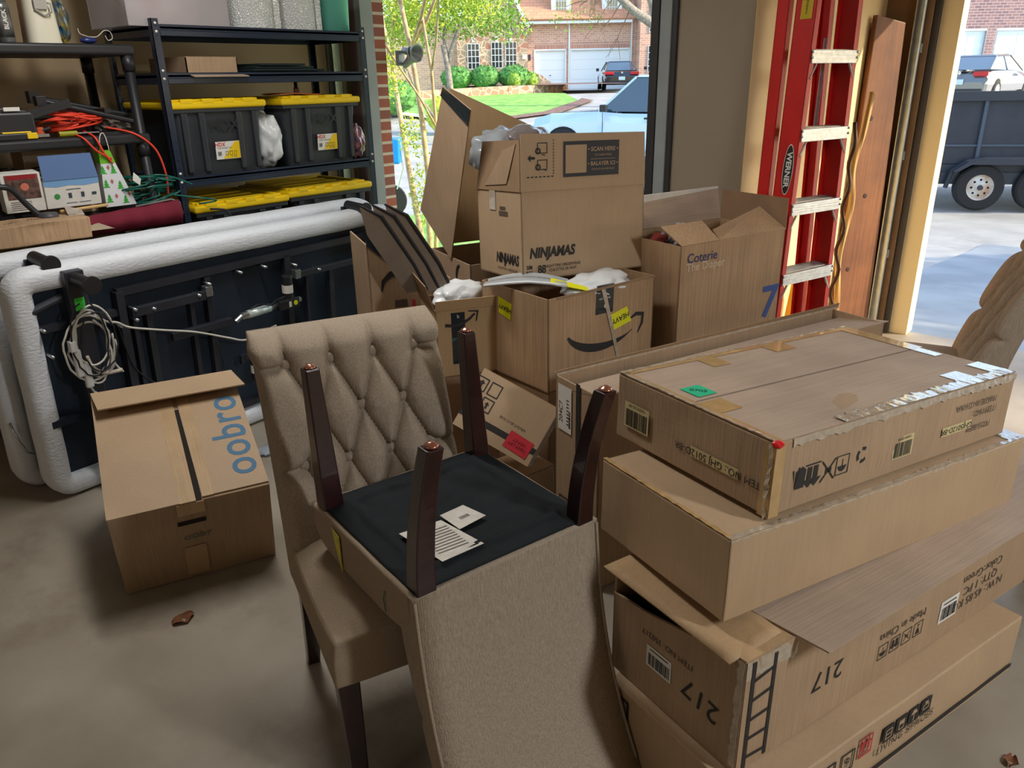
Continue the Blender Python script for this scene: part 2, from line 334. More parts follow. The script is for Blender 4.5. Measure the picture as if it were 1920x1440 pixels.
def carton(label, q, m=CB, **k):
    t = thing('cardboard_box', label, 'box', (q[0], q[1], q[2]), q[3], q[4], q[5]); dim = q[6:9]
    carton_body(t, dim, m, **k); return t, dim

# ------------------------------------------------------------------ the setting
YF, YD, XL, XR, XP = 3.5, 5.3, -4.45, 4.2, -1.6
struct('floor', MB().box((XL-.2, -5, -.12), (XR+.2, YF+.1, 0)).box((XP-.1, YF+.1, -.12), (XR+.2, YD+.1, 0)), FLOORM)
mb = MB().box((XL-.15, -5, 0), (XL, YF+.2, 2.75)); struct('wall_left', mb, WALL)
mb = MB().box((XL, YF, 0), (-4.24, YF+.06, 2.75)).box((-2.05, YF, 0), (XP-.004, YF+.2, 2.75)).box((-4.24, YF, 2.2), (-2.05, YF+.2, 2.75)).box((-4.7, YF+.06, 2.2), (-4.24, YF+.2, 2.75)); struct('wall_front', mb, PIERM)
struct('wall_return', MB().box((XP-.2, YF+.2, 0), (XP, YD, 2.75)).box((XP-.003, YF, 0), (XP, YF+.2, 2.75)), WALLC)
mb = MB().box((XP-.2, YD, 0), (-1.345, YD+.15, 2.75)).box((3.6, YD, 0), (XR+.2, YD+.15, 2.75)).box((-1.345, YD, 2.3), (3.6, YD+.15, 2.75)); struct('wall_street', mb, WALLC)
struct('wall_right', MB().box((XR, -5, 0), (XR+.15, YD, 2.75)), WALL)
struct('wall_back', MB().box((XL, -5.15, 0), (XR, -5, 2.75)), WALL)
struct('ceiling', MB().box((XL-.15, -5.15, 2.75), (XR+.15, YD+.15, 2.95)).box((XL-.15, -5.15, 2.751), (XL+.1, -5, 2.9)), WALL)
# brick faces outside beside the small opening
struct('trim_1', MB().box((XL-.5, YF+.06, -.3), (-4.385, YF+.30, 2.199)), BRICK)
# grey jamb at the left side of the small opening, dark strips at its right side
struct('trim_2', MB().box((-4.285, YF-.03, 0), (-4.24, YF+.0, 2.3)).box((-4.24, YF-.03, 0), (-4.225, YF+.07, 2.3)), TRIMG)
struct('trim_3', MB().box((-4.355, YF-.04, 0), (-4.29, YF-.001, 2.3)), PINKB)
struct('trim_4', MB().box((-2.10, YF-.04, 0), (-2.06, YF+.2, 2.3)), TRIMD)
struct('trim_5', MB().box((-2.057, YF-.03, 0), (-2.0, YF-.001, 2.3)), TRIMG)
struct('trim_6', MB().box((-2.0, YF-.02, 0), (-1.975, YF-.001, 2.3)), TRIMD)
# large door opening: brown stub, track, dark stop, cream outer jamb
struct('trim_7', MB().box((XP+.001, YD-.04, 0), (-1.345, YD-.001, 2.35)), TRIMB)
struct('trim_8', MB().box((-1.345, YD-.02, 0), (-1.312, YD+.1, 2.3)), TRIMD)
struct('trim_9', MB().box((-1.312, YD+.02, 0), (-1.205, YD+.15, 2.3)), TRIMW)
t = thing('door_track', 'galvanised vertical garage door track beside the large door opening', 'track', (-1.40, YD-.1, 0))
MB().box((-.022, 0, .02), (-.018, .05, 2.3)).box((.018, 0, .02), (.022, .05, 2.3)).box((-.022, .046, .02), (.022, .05, 2.3)).build('rail', GALV, t)
for z in (.5, 1.1, 1.7): MB().box((-.03, .045, z), (.03, .1, z+.05)).build('bracket', GALV, t)
t = thing('door_track', 'galvanised vertical garage door track behind the shelf, by the small opening', 'track', (-4.40, YF-.16, 0))
MB().box((-.03, 0, .02), (-.025, .06, 2.3)).box((.025, 0, .02), (.03, .06, 2.3)).box((-.03, .056, .02), (.03, .06, 2.3)).build('rail', GALV, t)
for z in (.5, 1.4): MB().box((-.035, .055, z), (.035, .158, z+.05)).build('bracket', GALV, t)
# unseen fill lamps added under the ceiling to brighten the interior
for i, (x, y, e) in enumerate(((-2.4, 1.5, 24), (2.2, 1.6, 75), (-1.4, -2.4, 8))):
    t = thing('fill_lamp', ('added unseen fill lamp above the chairs', 'added unseen fill lamp near the right wall', 'added unseen fill lamp at the back of the garage')[i], 'lamp', (x, y, 2.66))
    MB().box((-.6, -.1, .03), (.6, .1, .09)).build('housing', GWHITE, t, bevel=.01)
    MB().cyl((-.57, -.04, .015), (.57, -.04, .015), .014).cyl((-.57, .04, .015), (.57, .04, .015), .014).build('tube', mat('fill_lamp_tube', (255, 244, 225), .4, emit=3), t, smooth=True)
    a = bpy.data.lights.new('fill_lamp_light', 'AREA'); a.shape = 'RECTANGLE'; a.size = 1.2; a.size_y = .2; a.energy = e; a.color = (1, .97, .93) if i != 1 else (.95, .98, 1)
    ao = bpy.data.objects.new('fill_lamp_light', a); COL.objects.link(ao); ao.parent = t; ao.location = (0, 0, -.02)

# ------------------------------------------------------------------ outside ground
def zt(r):
    if r < 5.6: return -.005
    if r < 11.5: return -.5*(r-5.6)/5.9-.005
    if r < 15: return -.5
    if r < 36: return -.5+1.5*(r-15)/21
    return 1.0
def drape(name, m, polar=None, poly=None, lift=0, n=40, **k):
    mb = MB()
    if polar:
        a0, a1, r1, r2 = polar
        def fn(u, v):
            a = R(a0+(a1-a0)*u); r = r1+(r2-r1)*v*v; return Vector((-math.sin(a)*r, math.cos(a)*r, zt(r)+lift))
        mb.grid(fn, 60, 90); return struct(name, mb, m)
    bm = bmesh.new(); f = bm.faces.new([bm.verts.new((x, y, 0)) for x, y in poly]); bmesh.ops.triangulate(bm, faces=bm.faces)
    for _ in range(5): bmesh.ops.subdivide_edges(bm, edges=[e for e in bm.edges if e.calc_length() > 1.0], cuts=1)
    for v in bm.verts: v.co.z = zt(math.hypot(v.co.x, v.co.y))+lift
    vs = [v.co.copy() for v in bm.verts]; bm.verts.index_update(); fs = [tuple(v.index for v in f.verts) for f in bm.faces]; bm.free()
    return struct(name, MB().add(vs, fs), m)
drape('ground', ROADM, polar=(-80, 110, 4.2, 95), lift=-.03)
drape('driveway', DRIVEM, poly=[(-1.9, 5.4), (4.6, 5.4), (4.6, 11.6), (-1.9, 11.6)], lift=.0)
drape('ground_lawn', GRASS, poly=[(-22.94, 20.2), (-27, 23), (-28, 27), (-21.5, 28.6), (-19.2, 26.4), (-18.0, 22.7), (-18.3, 19.9), (-20, 19.0)], lift=.02)
drape('ground_lawn_left', GRASS, poly=[(-40, 12), (-45, 40), (-29, 31), (-24.5, 22.5), (-23.3, 19.6), (-26, 14)], lift=.02)
drape('ground_mulch', MULCH, poly=[(-19.6, 27.2), (-18.6, 26.6), (-17.3, 22.8), (-17.7, 19.8), (-18.3, 19.9), (-18.0, 22.7), (-19.2, 26.4)], lift=.03)
drape('ground_island', GRASS, poly=[(-16.05, 20.0), (-16.5, 21.2), (-15.7, 21.9), (-15.0, 21.6), (-15.0, 20.5)], lift=.03)
drape('ground_near_lawn', GRASS, poly=[(-12, 5.0), (-7.5, 4.2), (-4.6, 3.9), (-2.3, 4.2), (-2.1, 7.2), (-4.5, 9.5), (-9.5, 9.6)], lift=.0)
drape('ground_kerb', mat('kerb_concrete', (190, 186, 176), .8, var=.05), poly=[(-24, 18.9), (-18.9, 18.9), (-17.6, 18.6), (-15.2, 19.4), (-15.2, 19.9), (-17.6, 19.3), (-18.9, 19.5), (-24, 19.6)], lift=.06)
drape('ground_hedge_bed', MULCH, poly=[(-28.2, 27.2), (-21.6, 28.8), (-19.6, 31.4), (-26, 38), (-36, 36)], lift=.35)
SF = Matrix.Rotation(R(YAW), 4, 'Z')
def far(D, u, z=None):
    p = f0*D+r0*u; p.z = zt(math.hypot(p.x, p.y)) if z is None else z; return p
# ------------------------------------------------------------------ dining chairs
CHW, CHD = .5, .53
def back_y(z):                                   # rear surface of the backrest at height z
    t = max(0, (z-.36)/.62); return -.238-.05*t-.13*t**2.4
BROWS = [(.915, (-.175, -.058, .058, .175)), (.79, (-.117, 0, .117)), (.665, (-.175, -.058, .058, .175)), (.54, (-.117, 0, .117))]
def tuft_segments():
    segs = []
    for (za, xa), (zb, xb) in zip(BROWS, BROWS[1:]):
        for a in xa:
            for b in xb:
                if abs(abs(a-b)-.0585) < .01: segs.append(((a, za), (b, zb)))
    for a in BROWS[0][1]: segs.append(((a, .915), (a*1.03, 1.01)))
    for z, xs in BROWS[::2]: segs += [((xs[0], z), (-.27, z)), ((xs[-1], z), (.27, z))]
    return segs
SEGS = tuft_segments()
def puff(x, z):
    d = 1
    for (ax, az), (bx, bz) in SEGS:
        dx, dz = bx-ax, bz-az; t = max(0, min(1, ((x-ax)*dx+(z-az)*dz)/(dx*dx+dz*dz))); d = min(d, math.hypot(x-ax-t*dx, z-az-t*dz))
    db = min(math.hypot(x-a, z-zz) for zz, xs in BROWS for a in xs)
    return .032*(1-math.exp(-(d/.017)))-.005*math.exp(-(d/.004)**2)-.02*math.exp(-(db/.018)**2)
def backrest_mesh():
    nz, nx = 132, 112; z0, z1 = .351, .995; rings = []
    for j in range(nz+1):
        v = j/nz; z = z0+(z1-z0)*v; yb = back_y(z); th = .062+.02*math.exp(-((z-.45)/.15)**2)
        k = 1.0
        if v > .93: k = math.sqrt(max(0, 1-((v-.93)/.0705)**2))
        ring = []
        for i in range(nx+1):
            x = -.248+.496*i/nx; e = (abs(x)/.248); ed = math.sqrt(max(0, 1-max(0, (e-.9)/.1)**2))
            x *= 1+.05*math.exp(-((z-.955)/.035)**2); ring.append(Vector((x, yb+(.03+(th-.03+puff(x, z))*ed)*k+.02*(1-k)*0, z)))
        for q in (.66, .33): ring.append(Vector((.25, yb+.03*q*k, z)))
        for i in range(9): ring.append(Vector((.25-.5*i/8, yb-.004*math.sin(math.pi*i/8), z)))
        for q in (.33, .66): ring.append(Vector((-.25, yb+.03*q*k, z)))
        rings.append(ring)
    m = len(rings[0]); vs = [p for r in rings for p in r]
    fs = [(j*m+i, j*m+(i+1) % m, (j+1)*m+(i+1) % m, (j+1)*m+i) for j in range(nz) for i in range(m)]
    fs += [tuple(range(m-1, -1, -1)), tuple(nz*m+i for i in range(m))]
    return MB().add(vs, fs)
def leg_mesh(front, sx):
    rings = []; n = 10
    for i in range(n+1):
        t = i/n; z = .355*(1-t); w = (.0255-.008*t) if front else (.023-.005*t)
        x = sx*(.218 if front else .215); y = (.215+.03*t) if front else (-.215-.075*t**1.8)
        rings.append([(x-w, y-w, z), (x+w, y-w, z), (x+w, y+w, z), (x-w, y+w, z)])
    vs = [p for r in rings for p in r]; fs = [(j*4+i, j*4+(i+1) % 4, (j+1)*4+(i+1) % 4, (j+1)*4+i) for j in range(n) for i in range(4)]+[(3, 2, 1, 0), (n*4, n*4+1, n*4+2, n*4+3)]
    return MB().add(vs, fs), rings[-1]
def seat_mesh():
    bm = bmesh.new(); bmesh.ops.create_cube(bm, size=1); bmesh.ops.subdivide_edges(bm, edges=bm.edges, cuts=11, use_grid_fill=True); mb = MB(); vs = []
    for v in bm.verts:
        x, y, z = v.co*2; rx = 1-.05*max(0, z)*abs(y)**3; k = 1-.022*max(0, z)**6
        px, py = x*.25*k*rx, (y*.25 if y > 0 else y*.235)*k*(1-.05*max(0, z)*abs(x)**4)
        pz = .35+(z+1)/2*.13
        if z > .98: pz += .028*(1-x**4)*(1-y**4)-.006*(abs(x)**8+abs(y)**8)
        if z < -.98: pz += 0
        vs.append(Vector((px, py+.005, pz+(.004*noise.noise(Vector((px, py, pz))*9)))))
    mb.add(vs, [tuple(v.index for v in f.verts) for f in bm.faces]); bm.free(); return mb
def make_chair(label, loc, yaw, ty=0):
    t = thing('dining_chair', label, 'chair', loc, yaw, 0, ty)
    o = seat_mesh().build('seat', FAB2, t, smooth=True); o.modifiers.new('w', 'BEVEL').width = .008
    backrest_mesh().build('backrest', FAB, t, smooth=True)
    for z, xs in BROWS:
        for x in xs:
            y = back_y(z)+.062+.02*math.exp(-((z-.45)/.15)**2)-.014
            if z < .50: continue
            bt = MB().lathe([(.001, -.006), (.014, -.006), (.017, 0), (.014, .006), (.007, .0095), (.001, .0105)], (x, y, z), 14, 'Y').build('button', FAB, t, smooth=True)
    for sx in (-1, 1):
        mb = MB().tube([(sx*.2465, back_y(.36+.62*i/24)-.001, .36+.62*i/24) for i in range(24)], .0042, 6); mb.build('piping', FAB2, t, smooth=True)
        for front in (True, False):
            m, end = leg_mesh(front, sx); lg = m.build('leg', MAHO, t, bevel=.003)
            c = (Vector(end[0])+Vector(end[2]))/2
            gl = MB().lathe([(.015, -.001), (.014, -.005), (.009, -.0065), (.006, -.010), (.001, -.010)], c, 14).build('glide', COPPER, lg, smooth=True)
    bm = MB().grid(lambda u, v: Vector(((u-.5)*.478, (v-.5)*.468+.006, .349-.010*abs(noise.noise(Vector((u*6, v*6, 1))))*min(1, 12*min(u, v, 1-u, 1-v))-.012*math.exp(-((min(u, v, 1-u, 1-v)-.12-.02*noise.noise(Vector((u*8, v*8, 4))))/.02)**2))), 60, 60)
    dc = bm.build('dust_cover', BLKF, t, smooth=True); sd = dc.modifiers.new('s', 'SOLIDIFY'); sd.thickness = .003
    return t
chB = make_chair('upright beige tufted chair standing on the floor, supporting the upturned chair', (-1.32, 1.08, 0), 247)
chT = make_chair('upturned beige chair resting seat-down on the upright chair, legs in the air', (-1.175, 1.126, .985), 77.5, 180)
# paper labels on the dust cover and scraps of tape on the upturned chair
def on_under(pts, name, m, z=.3335):
    return MB().slab([(x, y, z) for x, y in pts], .0008).build(name, m, chT)
FOIL = mat('crinkled_white_label', (205, 200, 190), .35, var=.08, vscale=20, bump=1, bscale=60)
lb = on_under([(.144, -.183), (.035, -.181), (.058, -.04), (.163, -.03)], 'care_label', FOIL)
lb2 = on_under([(.046, -.101), (-.035, -.089), (-.019, -.016), (.05, -.022)], 'barcode_label', FOIL, .3325)
U = Matrix(((1, 0, 0, 0), (0, -1, 0, 0), (0, 0, -1, .3315), (0, 0, 0, 1)))
P = Print(U)
for i in range(9): P.rect(.098, .068+.011*i, .075, .0025, -3)
P.build('printed_text', INKF, lb)
Print(U).barcode(.008, .062, .026, .012, 5, 12).build('barcode', INK, lb2)
YT = mat('yellow_tape_scrap', (206, 196, 70), .6, var=.15, vscale=40, bump=1, bscale=60)
MB().slab([(.2535, .095, .37), (.2535, .135, .362), (.2535, .112, .435), (.2535, .098, .468)], .0015).build('yellow_tape', YT, chT)
MB().tube([(.2535, -.12, .395), (.2540, -.112, .42), (.2535, -.118, .45)], .0012, 5).build('thread', GCORD, chT)
chR = copy_tree(chB, (-.70, 3.40, 0)); chR.rotation_euler = (0, 0, R(108))
tag(chR, 'beige tufted chair seen side-on behind the carton stack near the large opening', 'chair')

# ------------------------------------------------------------------ flat cartons in the right-hand stack
def care_icons(P, u, v, s, rot=0, kinds='umbrella arrows glass hook'):
    for i, k in enumerate(kinds.split()):
        x = u+i*s*1.25*(1 if rot == 0 else 1)
        P.ring(x, v, s, s*1.1, s*.06)
        q = -1 if rot else 1
        if k == 'umbrella': P.poly([(x+a, v+q*b) for a, b in [(-.35*s, .05*s), (.35*s, .05*s), (.2*s, .3*s), (0, .38*s), (-.2*s, .3*s)]]).rect(x, v-q*.12*s, .05*s, .4*s)
        if k == 'arrows': P.arrow(x-.2*s, v, s*.7, 180 if rot else 0).arrow(x+.2*s, v, s*.7, 180 if rot else 0)
        if k == 'glass': P.poly([(x+a, v+q*b) for a, b in [(-.22*s, .38*s), (.22*s, .38*s), (.06*s, -.02*s), (-.06*s, -.02*s)]]).rect(x, v-q*.15*s, .05*s, .3*s).rect(x, v-q*.32*s, .3*s, .06*s)
        if k == 'hook': P.stroke([(x-.3*s, v-.3*s), (x+.3*s, v+.3*s)], .05*s).stroke([(x-.3*s, v+.3*s), (x+.3*s, v-.3*s)], .05*s).rect(x, v, .3*s, .1*s)
    return P
# bottom carton
t, D = carton('long carton with a black stripe, lowest of the stack, on the floor', (-.40, 1.19, 0, 73.5, 0, 0, 1.1, .46, .188), CBP, seed=2); F, Lf = frame(D, 'F', .004), frame(D, 'L', .004)
P = Print(F); P.rect(.55, .026, 1.09, .014)
for i in range(4):
    P.rect(.487+i*.052, .120, .046, .05)
P.build('printed_logo', INK, t)
P = Print(frame(D, 'F', .0045)); x = .487
P.ring(x, .118, .026, .03, .003).rect(x, .118, .02, .003); x += .052
P.ring(x, .118, .022, .03, .003).rect(x, .124, .016, .01); x += .052
P.poly([(x-.014, .122), (x+.014, .122), (x+.006, .136), (x-.006, .136)]).rect(x, .112, .003, .024); x += .052
P.ring(x, .118, .026, .016, .003).rect(x, .132, .014, .008)
P.build('printed_pictogram', CBP, t)
text(t, F, 'LIVING SPACES', .566, .079, .032, INK, spacing=1.15)
P = Print(F); P.ring(.325, .125, .05, .06, .005).ring(.255, .125, .05, .06, .005).rect(.255, .125, .02, .03); P.build('printed_symbol', INK, t); text(t, F, '6', .325, .125, .04, INK, rot=180)
P = Print(F); P.ring(.392, .135, .05, .06, .005).arrow(.382, .138, .034).arrow(.402, .138, .034).rect(.392, .114, .035, .004); P.build('red_arrows_symbol', mat('red_ink', (176, 48, 54), .7), t)
Print(Lf).ring(.045, .13, .07, .075, .008).rect(.045, .13, .03, .035).build('printed_symbol', INK, t)
# carton 217
t, D = carton('worn carton marked 217, second from the floor, with a loose lid flap', (-.467, 1.247, .190, 73.6, 0, 0, 1.35, .41, .300), CB, seed=5, dent=.007, open_top='custom'); F, Lf = frame(D, 'F', .004), frame(D, 'L', .004)
MB().box((0, 0, 0), (1.35, .41, .006)).box((0, -.0025, 0), (1.35, .004, .3)).box((0, .404, 0), (1.35, .41, .29)).box((1.345, 0, 0), (1.35, .41, .3)).prism([(-.002, 0, 0), (-.002, .41, 0), (-.002, .41, .225), (-.002, .30, .235), (-.002, .14, .27), (-.002, 0, .300)], (.007, 0, 0)).build('body', CB, t)
MB().box((.01, .01, .01), (1.34, .40, .20)).build('interior_shade', mat('interior_shade_black', (26, 26, 28), .9), t)  # near-black block painted in as the shade inside the open carton
P = Print(F); P.rect(.022, .15, .012, .29).rect(.088, .15, .011, .28)
for i in range(5): P.stroke([(.026, .035+i*.052), (.086, .030+i*.056)], .009)
P.build('printed_film_strip', INK, t)
text(t, F, '217', .29, .128, .075, INK, rot=180); text(t, Lf, '217', .30, .120, .075, INK, rot=172)
P = Print(F); care_icons(P, .51, .088, .04, 180, 'umbrella arrows hook glass'); P.build('printed_symbol', INK, t)
text(t, F, 'Made in China', .585, .135, .034, INKF, rot=180)
P = Print(F); P.rect(.80, .090, .085, .07); P.build('barcode_label', WHITE, t)
Print(frame(D, 'F', .0046)).barcode(.80, .082, .07, .04).rect(.80, .113, .06, .004).build('barcode', INK, t)
text(t, F, 'N.W.: 45.85 KG\nQTY: 1 PC\nColor:Green', .95, .115, .038, INKF, rot=180)
P = Print(Lf); P.rect(.168, .125, .082, .06); P.build('barcode_label', WHITE, t); Print(frame(D, 'L', .0046)).barcode(.168, .118, .07, .034).rect(.168, .147, .06, .003).build('barcode', INK, t)
text(t, Lf, 'ITEM NO. 350217', .19, .185, .022, INKF, rot=180)
MB().slab([(.16, -.075, .300), (1.5, -.065, .305), (1.5, .42, .310), (.08, .42, .309)], .004).build('lid_flap', CBG, t)
MB().grid(lambda u, v: Vector((-.03+.16*u+.012*math.sin(v*3.1), .02+.40*v, .306-.012*math.sin(v*3.1)*(1-u)-.006*(1-v)*(1-u))), 6, 14).build('side_flap', CB2, t, smooth=True).modifiers.new('s', 'SOLIDIFY').thickness = .004
MB().slab([(.0, .0, .300), (.16, .0, .296), (.14, .10, .300), (.0, .12, .288)], .003).build('corner_flap', CB2, t)
ragged(t, (0, -.0045, .300), (.16, -.0045, .297), (0, 0, -1), .05, seed=11); ragged(t, (-.004, .0, .30), (-.004, .0, .02), (0, 1, 0), .018, seed=12, lift=-.001); ragged(t, (0, .14, .27), (0, .0, .30), (1, 0, 0), .02, seed=13)
# plain middle carton
t, D = carton('plain unprinted tan carton in the middle of the stack', (-.55, 1.303, .513, 69.9, -1, 1.5, 1.058, .449, .200), CBP, seed=8); F = frame(D, 'F')
ragged(t, (0, .0, .2015), (1.055, .0, .2015), (0, 1, 0), .014, seed=3); ragged(t, (0, -.0015, .2), (1.055, -.0015, .2), (0, 0, -1), .008, seed=4); ragged(t, (.0, .449, .2015), (.0, .0, .2015), (1, 0, 0), .012, TAPE, seed=5)
MB().box((1.0, .0, .2005), (1.06, .44, .2025)).build('end_tape', TAPEC, t)
# top carton
t, D = carton('taped carton with a green number sticker, topmost of the stack', (-.528, 1.427, .722, 71.36, -1, 2.0, .904, .52, .171), CB, seed=11, dent=.004); F, Lf, T = frame(D, 'F', .003), frame(D, 'L', .003), frame(D, 'T', .003)
MB().slab([(.004, .004, .171), (.9, .004, .171), (.9, .516, .171), (.004, .516, .171)], .0015).build('top_flap', CBG, t)
ragged(t, (.05, -.0045, .173), (.9, -.0045, .173), (0, 0, -1), .02, seed=6); ragged(t, (.22, .0, .1742), (.9, .0, .1742), (0, 1, 0), .038, seed=7); ragged(t, (0, .52, .1742), (0, .0, .1742), (1, 0, 0), .012, seed=8); ragged(t, (.9, .52, .1742), (0, .52, .1742), (0, -1, 0), .010, seed=9); ragged(t, (-.001, .0, .17), (-.001, .0, .0), (0, 1, 0), .012, seed=19, lift=-.004); MB().box((.70, .03, .1735), (.77, .085, .1746)).build('clear_tape', TAPEC, t)
MB().box((.845, .0, .1735), (.9, .1, .1752)).box((.85, .19, .1735), (.885, .27, .1744)).build('shiny_tape', TAPEC, t)
MB().box((0, .0, .1735), (.022, .52, .1747)).box((.0, .495, .1735), (.9, .52, .1747)).box((.02, .18, .1735), (.09, .25, .1745)).box((.25, .43, .1735), (.31, .515, .1745)).box((.50, .44, .1735), (.58, .515, .1745)).box((.85, .26, .1735), (.9, .52, .1746)).build('tan_tape', TAPE, t)
MB().box((-.004, -.005, .0), (.026, -.0035, .17)).box((-.0045, -.004, .0), (-.003, .026, .17)).build('corner_tape', TAPE, t)
MB().blob((.004, .0, .170), (.014, .012, .009), .3, 4, 3, 2).build('red_tape_knot', mat('red_plastic_scrap', (214, 20, 24), .35), t)
MB().slab([(.05, .28, .1742), (.11, .28, .1742), (.11, .345, .1742), (.05, .345, .1742)], .0006).build('green_sticker', GREEN, t)
text(t, frame(D, 'T', .0046), '0705', .08, .312, .022, INK, rot=-48)
Print(T).stroke([(.0, .262), (.9, .262)], .0025).build('flap_seam', mat('seam_shadow_gap', (70, 56, 46), .9), t)
for q in ((.082, .075, .094, .068), (.355, .064, .15, .026)): Print(Lf).rect(*q).build('paper_label', mat('yellowed_paper', (204, 188, 140), .7), t)
Print(frame(D, 'L', .0036)).barcode(.082, .068, .084, .046, 0, 18).build('barcode', INK, t)
text(t, frame(D, 'L', .0036), 'GHJ5012D-BR', .082, .102, .011, INK, rot=180); text(t, frame(D, 'L', .0036), 'ITEM NO.: GHJ 5012D-BR', .365, .063, .025, INK, rot=180)
for q in ((.447, .066, .075, .056), (.665, .066, .125, .024)): Print(F).rect(*q).build('paper_label', mat('yellowed_paper', (204, 188, 140), .7), t)
Print(frame(D, 'F', .0036)).barcode(.447, .060, .066, .038).build('barcode', INK, t); text(t, frame(D, 'F', .0036), 'GHJ5012D-BR', .447, .088, .009, INK, rot=180)
G = frame(D, 'F', .0036)
text(t, G, 'GHJ5012D-BR', .665, .066, .022, INK, rot=180); text(t, G, 'ITEM NO.: ', .775, .092, .024, INKF, rot=180); text(t, G, 'PO:S-8694', .765, .052, .024, INKF, rot=180); text(t, G, 'MADE IN CHINA', .735, .120, .024, INKF, rot=180)
P = Print(F); care_icons(P, .225, .072, .044, 180, 'umbrella'); P.arrow(.115, .068, .05, 180).arrow(.135, .068, .05, 180).rect(.125, .098, .05, .004)
P.stroke([(.155, .045), (.2, .095)], .004).stroke([(.155, .095), (.2, .045)], .004).rect(.178, .07, .02, .012)
P.poly([(.072, .048), (.1, .048), (.103, .09), (.09, .1), (.07, .09)]).stroke([(.062, .096), (.07, .055), (.08, .1)], .004)
for a in (0, 120, 240): P.stroke(arc(.292, .080, .016, .016, a+15, a+100, 5), .009)
P.build('printed_symbol', INK, t)
# tall narrow carton behind the stack
t, D = carton('tall narrow carton with a sagging top flap, standing behind the stack', (-1.215, 1.80, 0, 71.7, 0, 0, 1.37, .235, .70), CB, open_top=True); Lf = frame(D, 'L', .003)
MB().slab([(.0, .002, .698), (1.4, .002, .698), (1.4, .20, .668), (.0, .20, .662)], .004).build('top_flap', CBG, t)
MB().box((0, .228, .70), (1.4, .242, .708)).build('torn_edge_tape', TAPEC, t)
MB().slab([(0, .235, .700), (1.4, .235, .700), (1.4, .231, .722), (0, .231, .716)], .003).build('rear_flap', CBI, t)
P = Print(Lf); P.rect(.055, .60, .075, .16); P.build('shipping_label', WHITE, t)
P = Print(Lf); P.rect(.128, .40, .022, .62); P.build('black_stripe', INK, t)
Q = frame(D, 'L', .0036); text(t, Q, '204C7', .035, .585, .028, INK, rot=90)
P = Print(Q)
for i in range(8): P.rect(.072, .55+.012*i, .012, .004, 0)
P.barcode(.083, .57, .06, .010, 90, 12)
P.build('printed_text', INK, t)
P = Print(Lf)
for v in (.24, .14):
    P.ring(.05, v, .05, .07, .006).ring(.105, v, .04, .07, .005).arrow(.05, v, .035)
P.build('printed_symbol', INK, t)

# ------------------------------------------------------------------ cartons piled behind the chairs
# two cartons hidden beneath carry the pile, then the leaning carton with the red label
t, D = carton('low brown carton on the floor in front of the red-labelled carton', (-1.60, 1.74, 0, 78, 0, 0, .27, .17, .28), CBP)
MB().slab([(.0, .0, .283), (.27, .0, .283), (.27, .17, .283), (0, .17, .283)], .003).build('top_flap', CB2, t)
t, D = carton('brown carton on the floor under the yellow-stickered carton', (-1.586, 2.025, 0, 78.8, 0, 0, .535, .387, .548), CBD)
t = thing('cardboard_box', 'slanting carton with a red label and black stripe, under the yellow-stickered carton', 'box'); t.rotation_mode = 'QUATERNION'
o_, a_, b_ = Vector((-1.800, 1.745, .470)), Vector((-1.53, 1.815, .365)), Vector((-1.84, 1.86, .66))
X_ = (a_-o_).normalized(); Z_ = (b_-o_-X_*(b_-o_).dot(X_)).normalized(); Y_ = Z_.cross(X_)
t.location = o_; t.rotation_quaternion = Matrix((X_, Y_, Z_)).transposed().to_quaternion(); w_, h_ = .31, .225
MB().box((0, 0, 0), (w_, .007, h_)).box((0, .06, .03), (w_, .067, h_)).box((0, .007, .0), (.006, .06, h_)).build('body', CBP, t)
MB().slab([(0, 0, h_), (w_, 0, h_), (w_, .07, h_), (0, .07, h_)], .004).build('top_flap', CB2, t)
MB().slab([(w_+.001, .0, .0), (w_+.006, .03, .01), (w_+.006, .05, .18), (w_+.001, .0, .215)], .0008).build('torn_tape', TAPEC, t)
M2 = frame((w_, .1, h_), 'F', .001); M3 = frame((w_, .1, h_), 'F', .0016)
Print(M2).rect(w_/2, .055, w_, .022).build('black_stripe', INK, t)
Print(M3).rect(.245, .05, .095, .062, -3).build('red_label', RED, t)
text(t, frame((w_, .1, h_), 'F', .0024), 'TEAM LIFT\nHEAVY', .245, .05, .016, mat('dark_red_ink', (120, 20, 40), .7), rot=178)
text(t, M2, 'BOX 2 OF SYSTEM', .19, .103, .013, INKF, rot=-2)
P = Print(M2); P.ring(.02, .175, .045, .05, .004).ring(.075, .175, .045, .05, .004).ring(.02, .115, .045, .05, .004).ring(.075, .115, .045, .05, .004).arrow(.02, .175, .03).arrow(.075, .115, .025); P.build('printed_symbol', INK, t)

# carton with curved arrow print and yellow stickers
t = thing('cardboard_box', 'open ribbed carton with two yellow stickers and a curved black arrow', 'box', (-1.586, 2.021, .55), 78.8); D = (.535, .387, .345)
carton_body(t, D, CBR, open_top=True); F, Lf = frame(D, 'F', .0015), frame(D, 'L', .0015)
top = arc(.275, .225, .195, .105, 200, 318, 16)
Print(F).stroke(top, [.004+.028*math.sin(math.pi*min(1, i/16+.06)) for i in range(17)]).stroke([(.40, .196), (.44, .212), (.478, .205), (.475, .17), (.452, .135)], [.006, .016, .018, .013, .005]).build('printed_arrow', INK, t)
Print(F).rect(.272, .30, .088, .108, -2).build('black_tape', BLACKTAPE, t); text(t, frame(D, 'F', .0022), 'b', .275, .272, .03, WHITE, bold=.001, rot=180); text(t, frame(D, 'F', .0022), 'box for you', .27, .302, .012, WHITE, rot=180)
Print(frame(D, 'F', .002)).poly([(.296, .232), (.388, .251), (.415, .190), (.323, .172)]).build('yellow_sticker', YEL, t); text(t, frame(D, 'F', .0026), 'HEAVY', .356, .212, .029, INK, rot=191, bold=.0006)
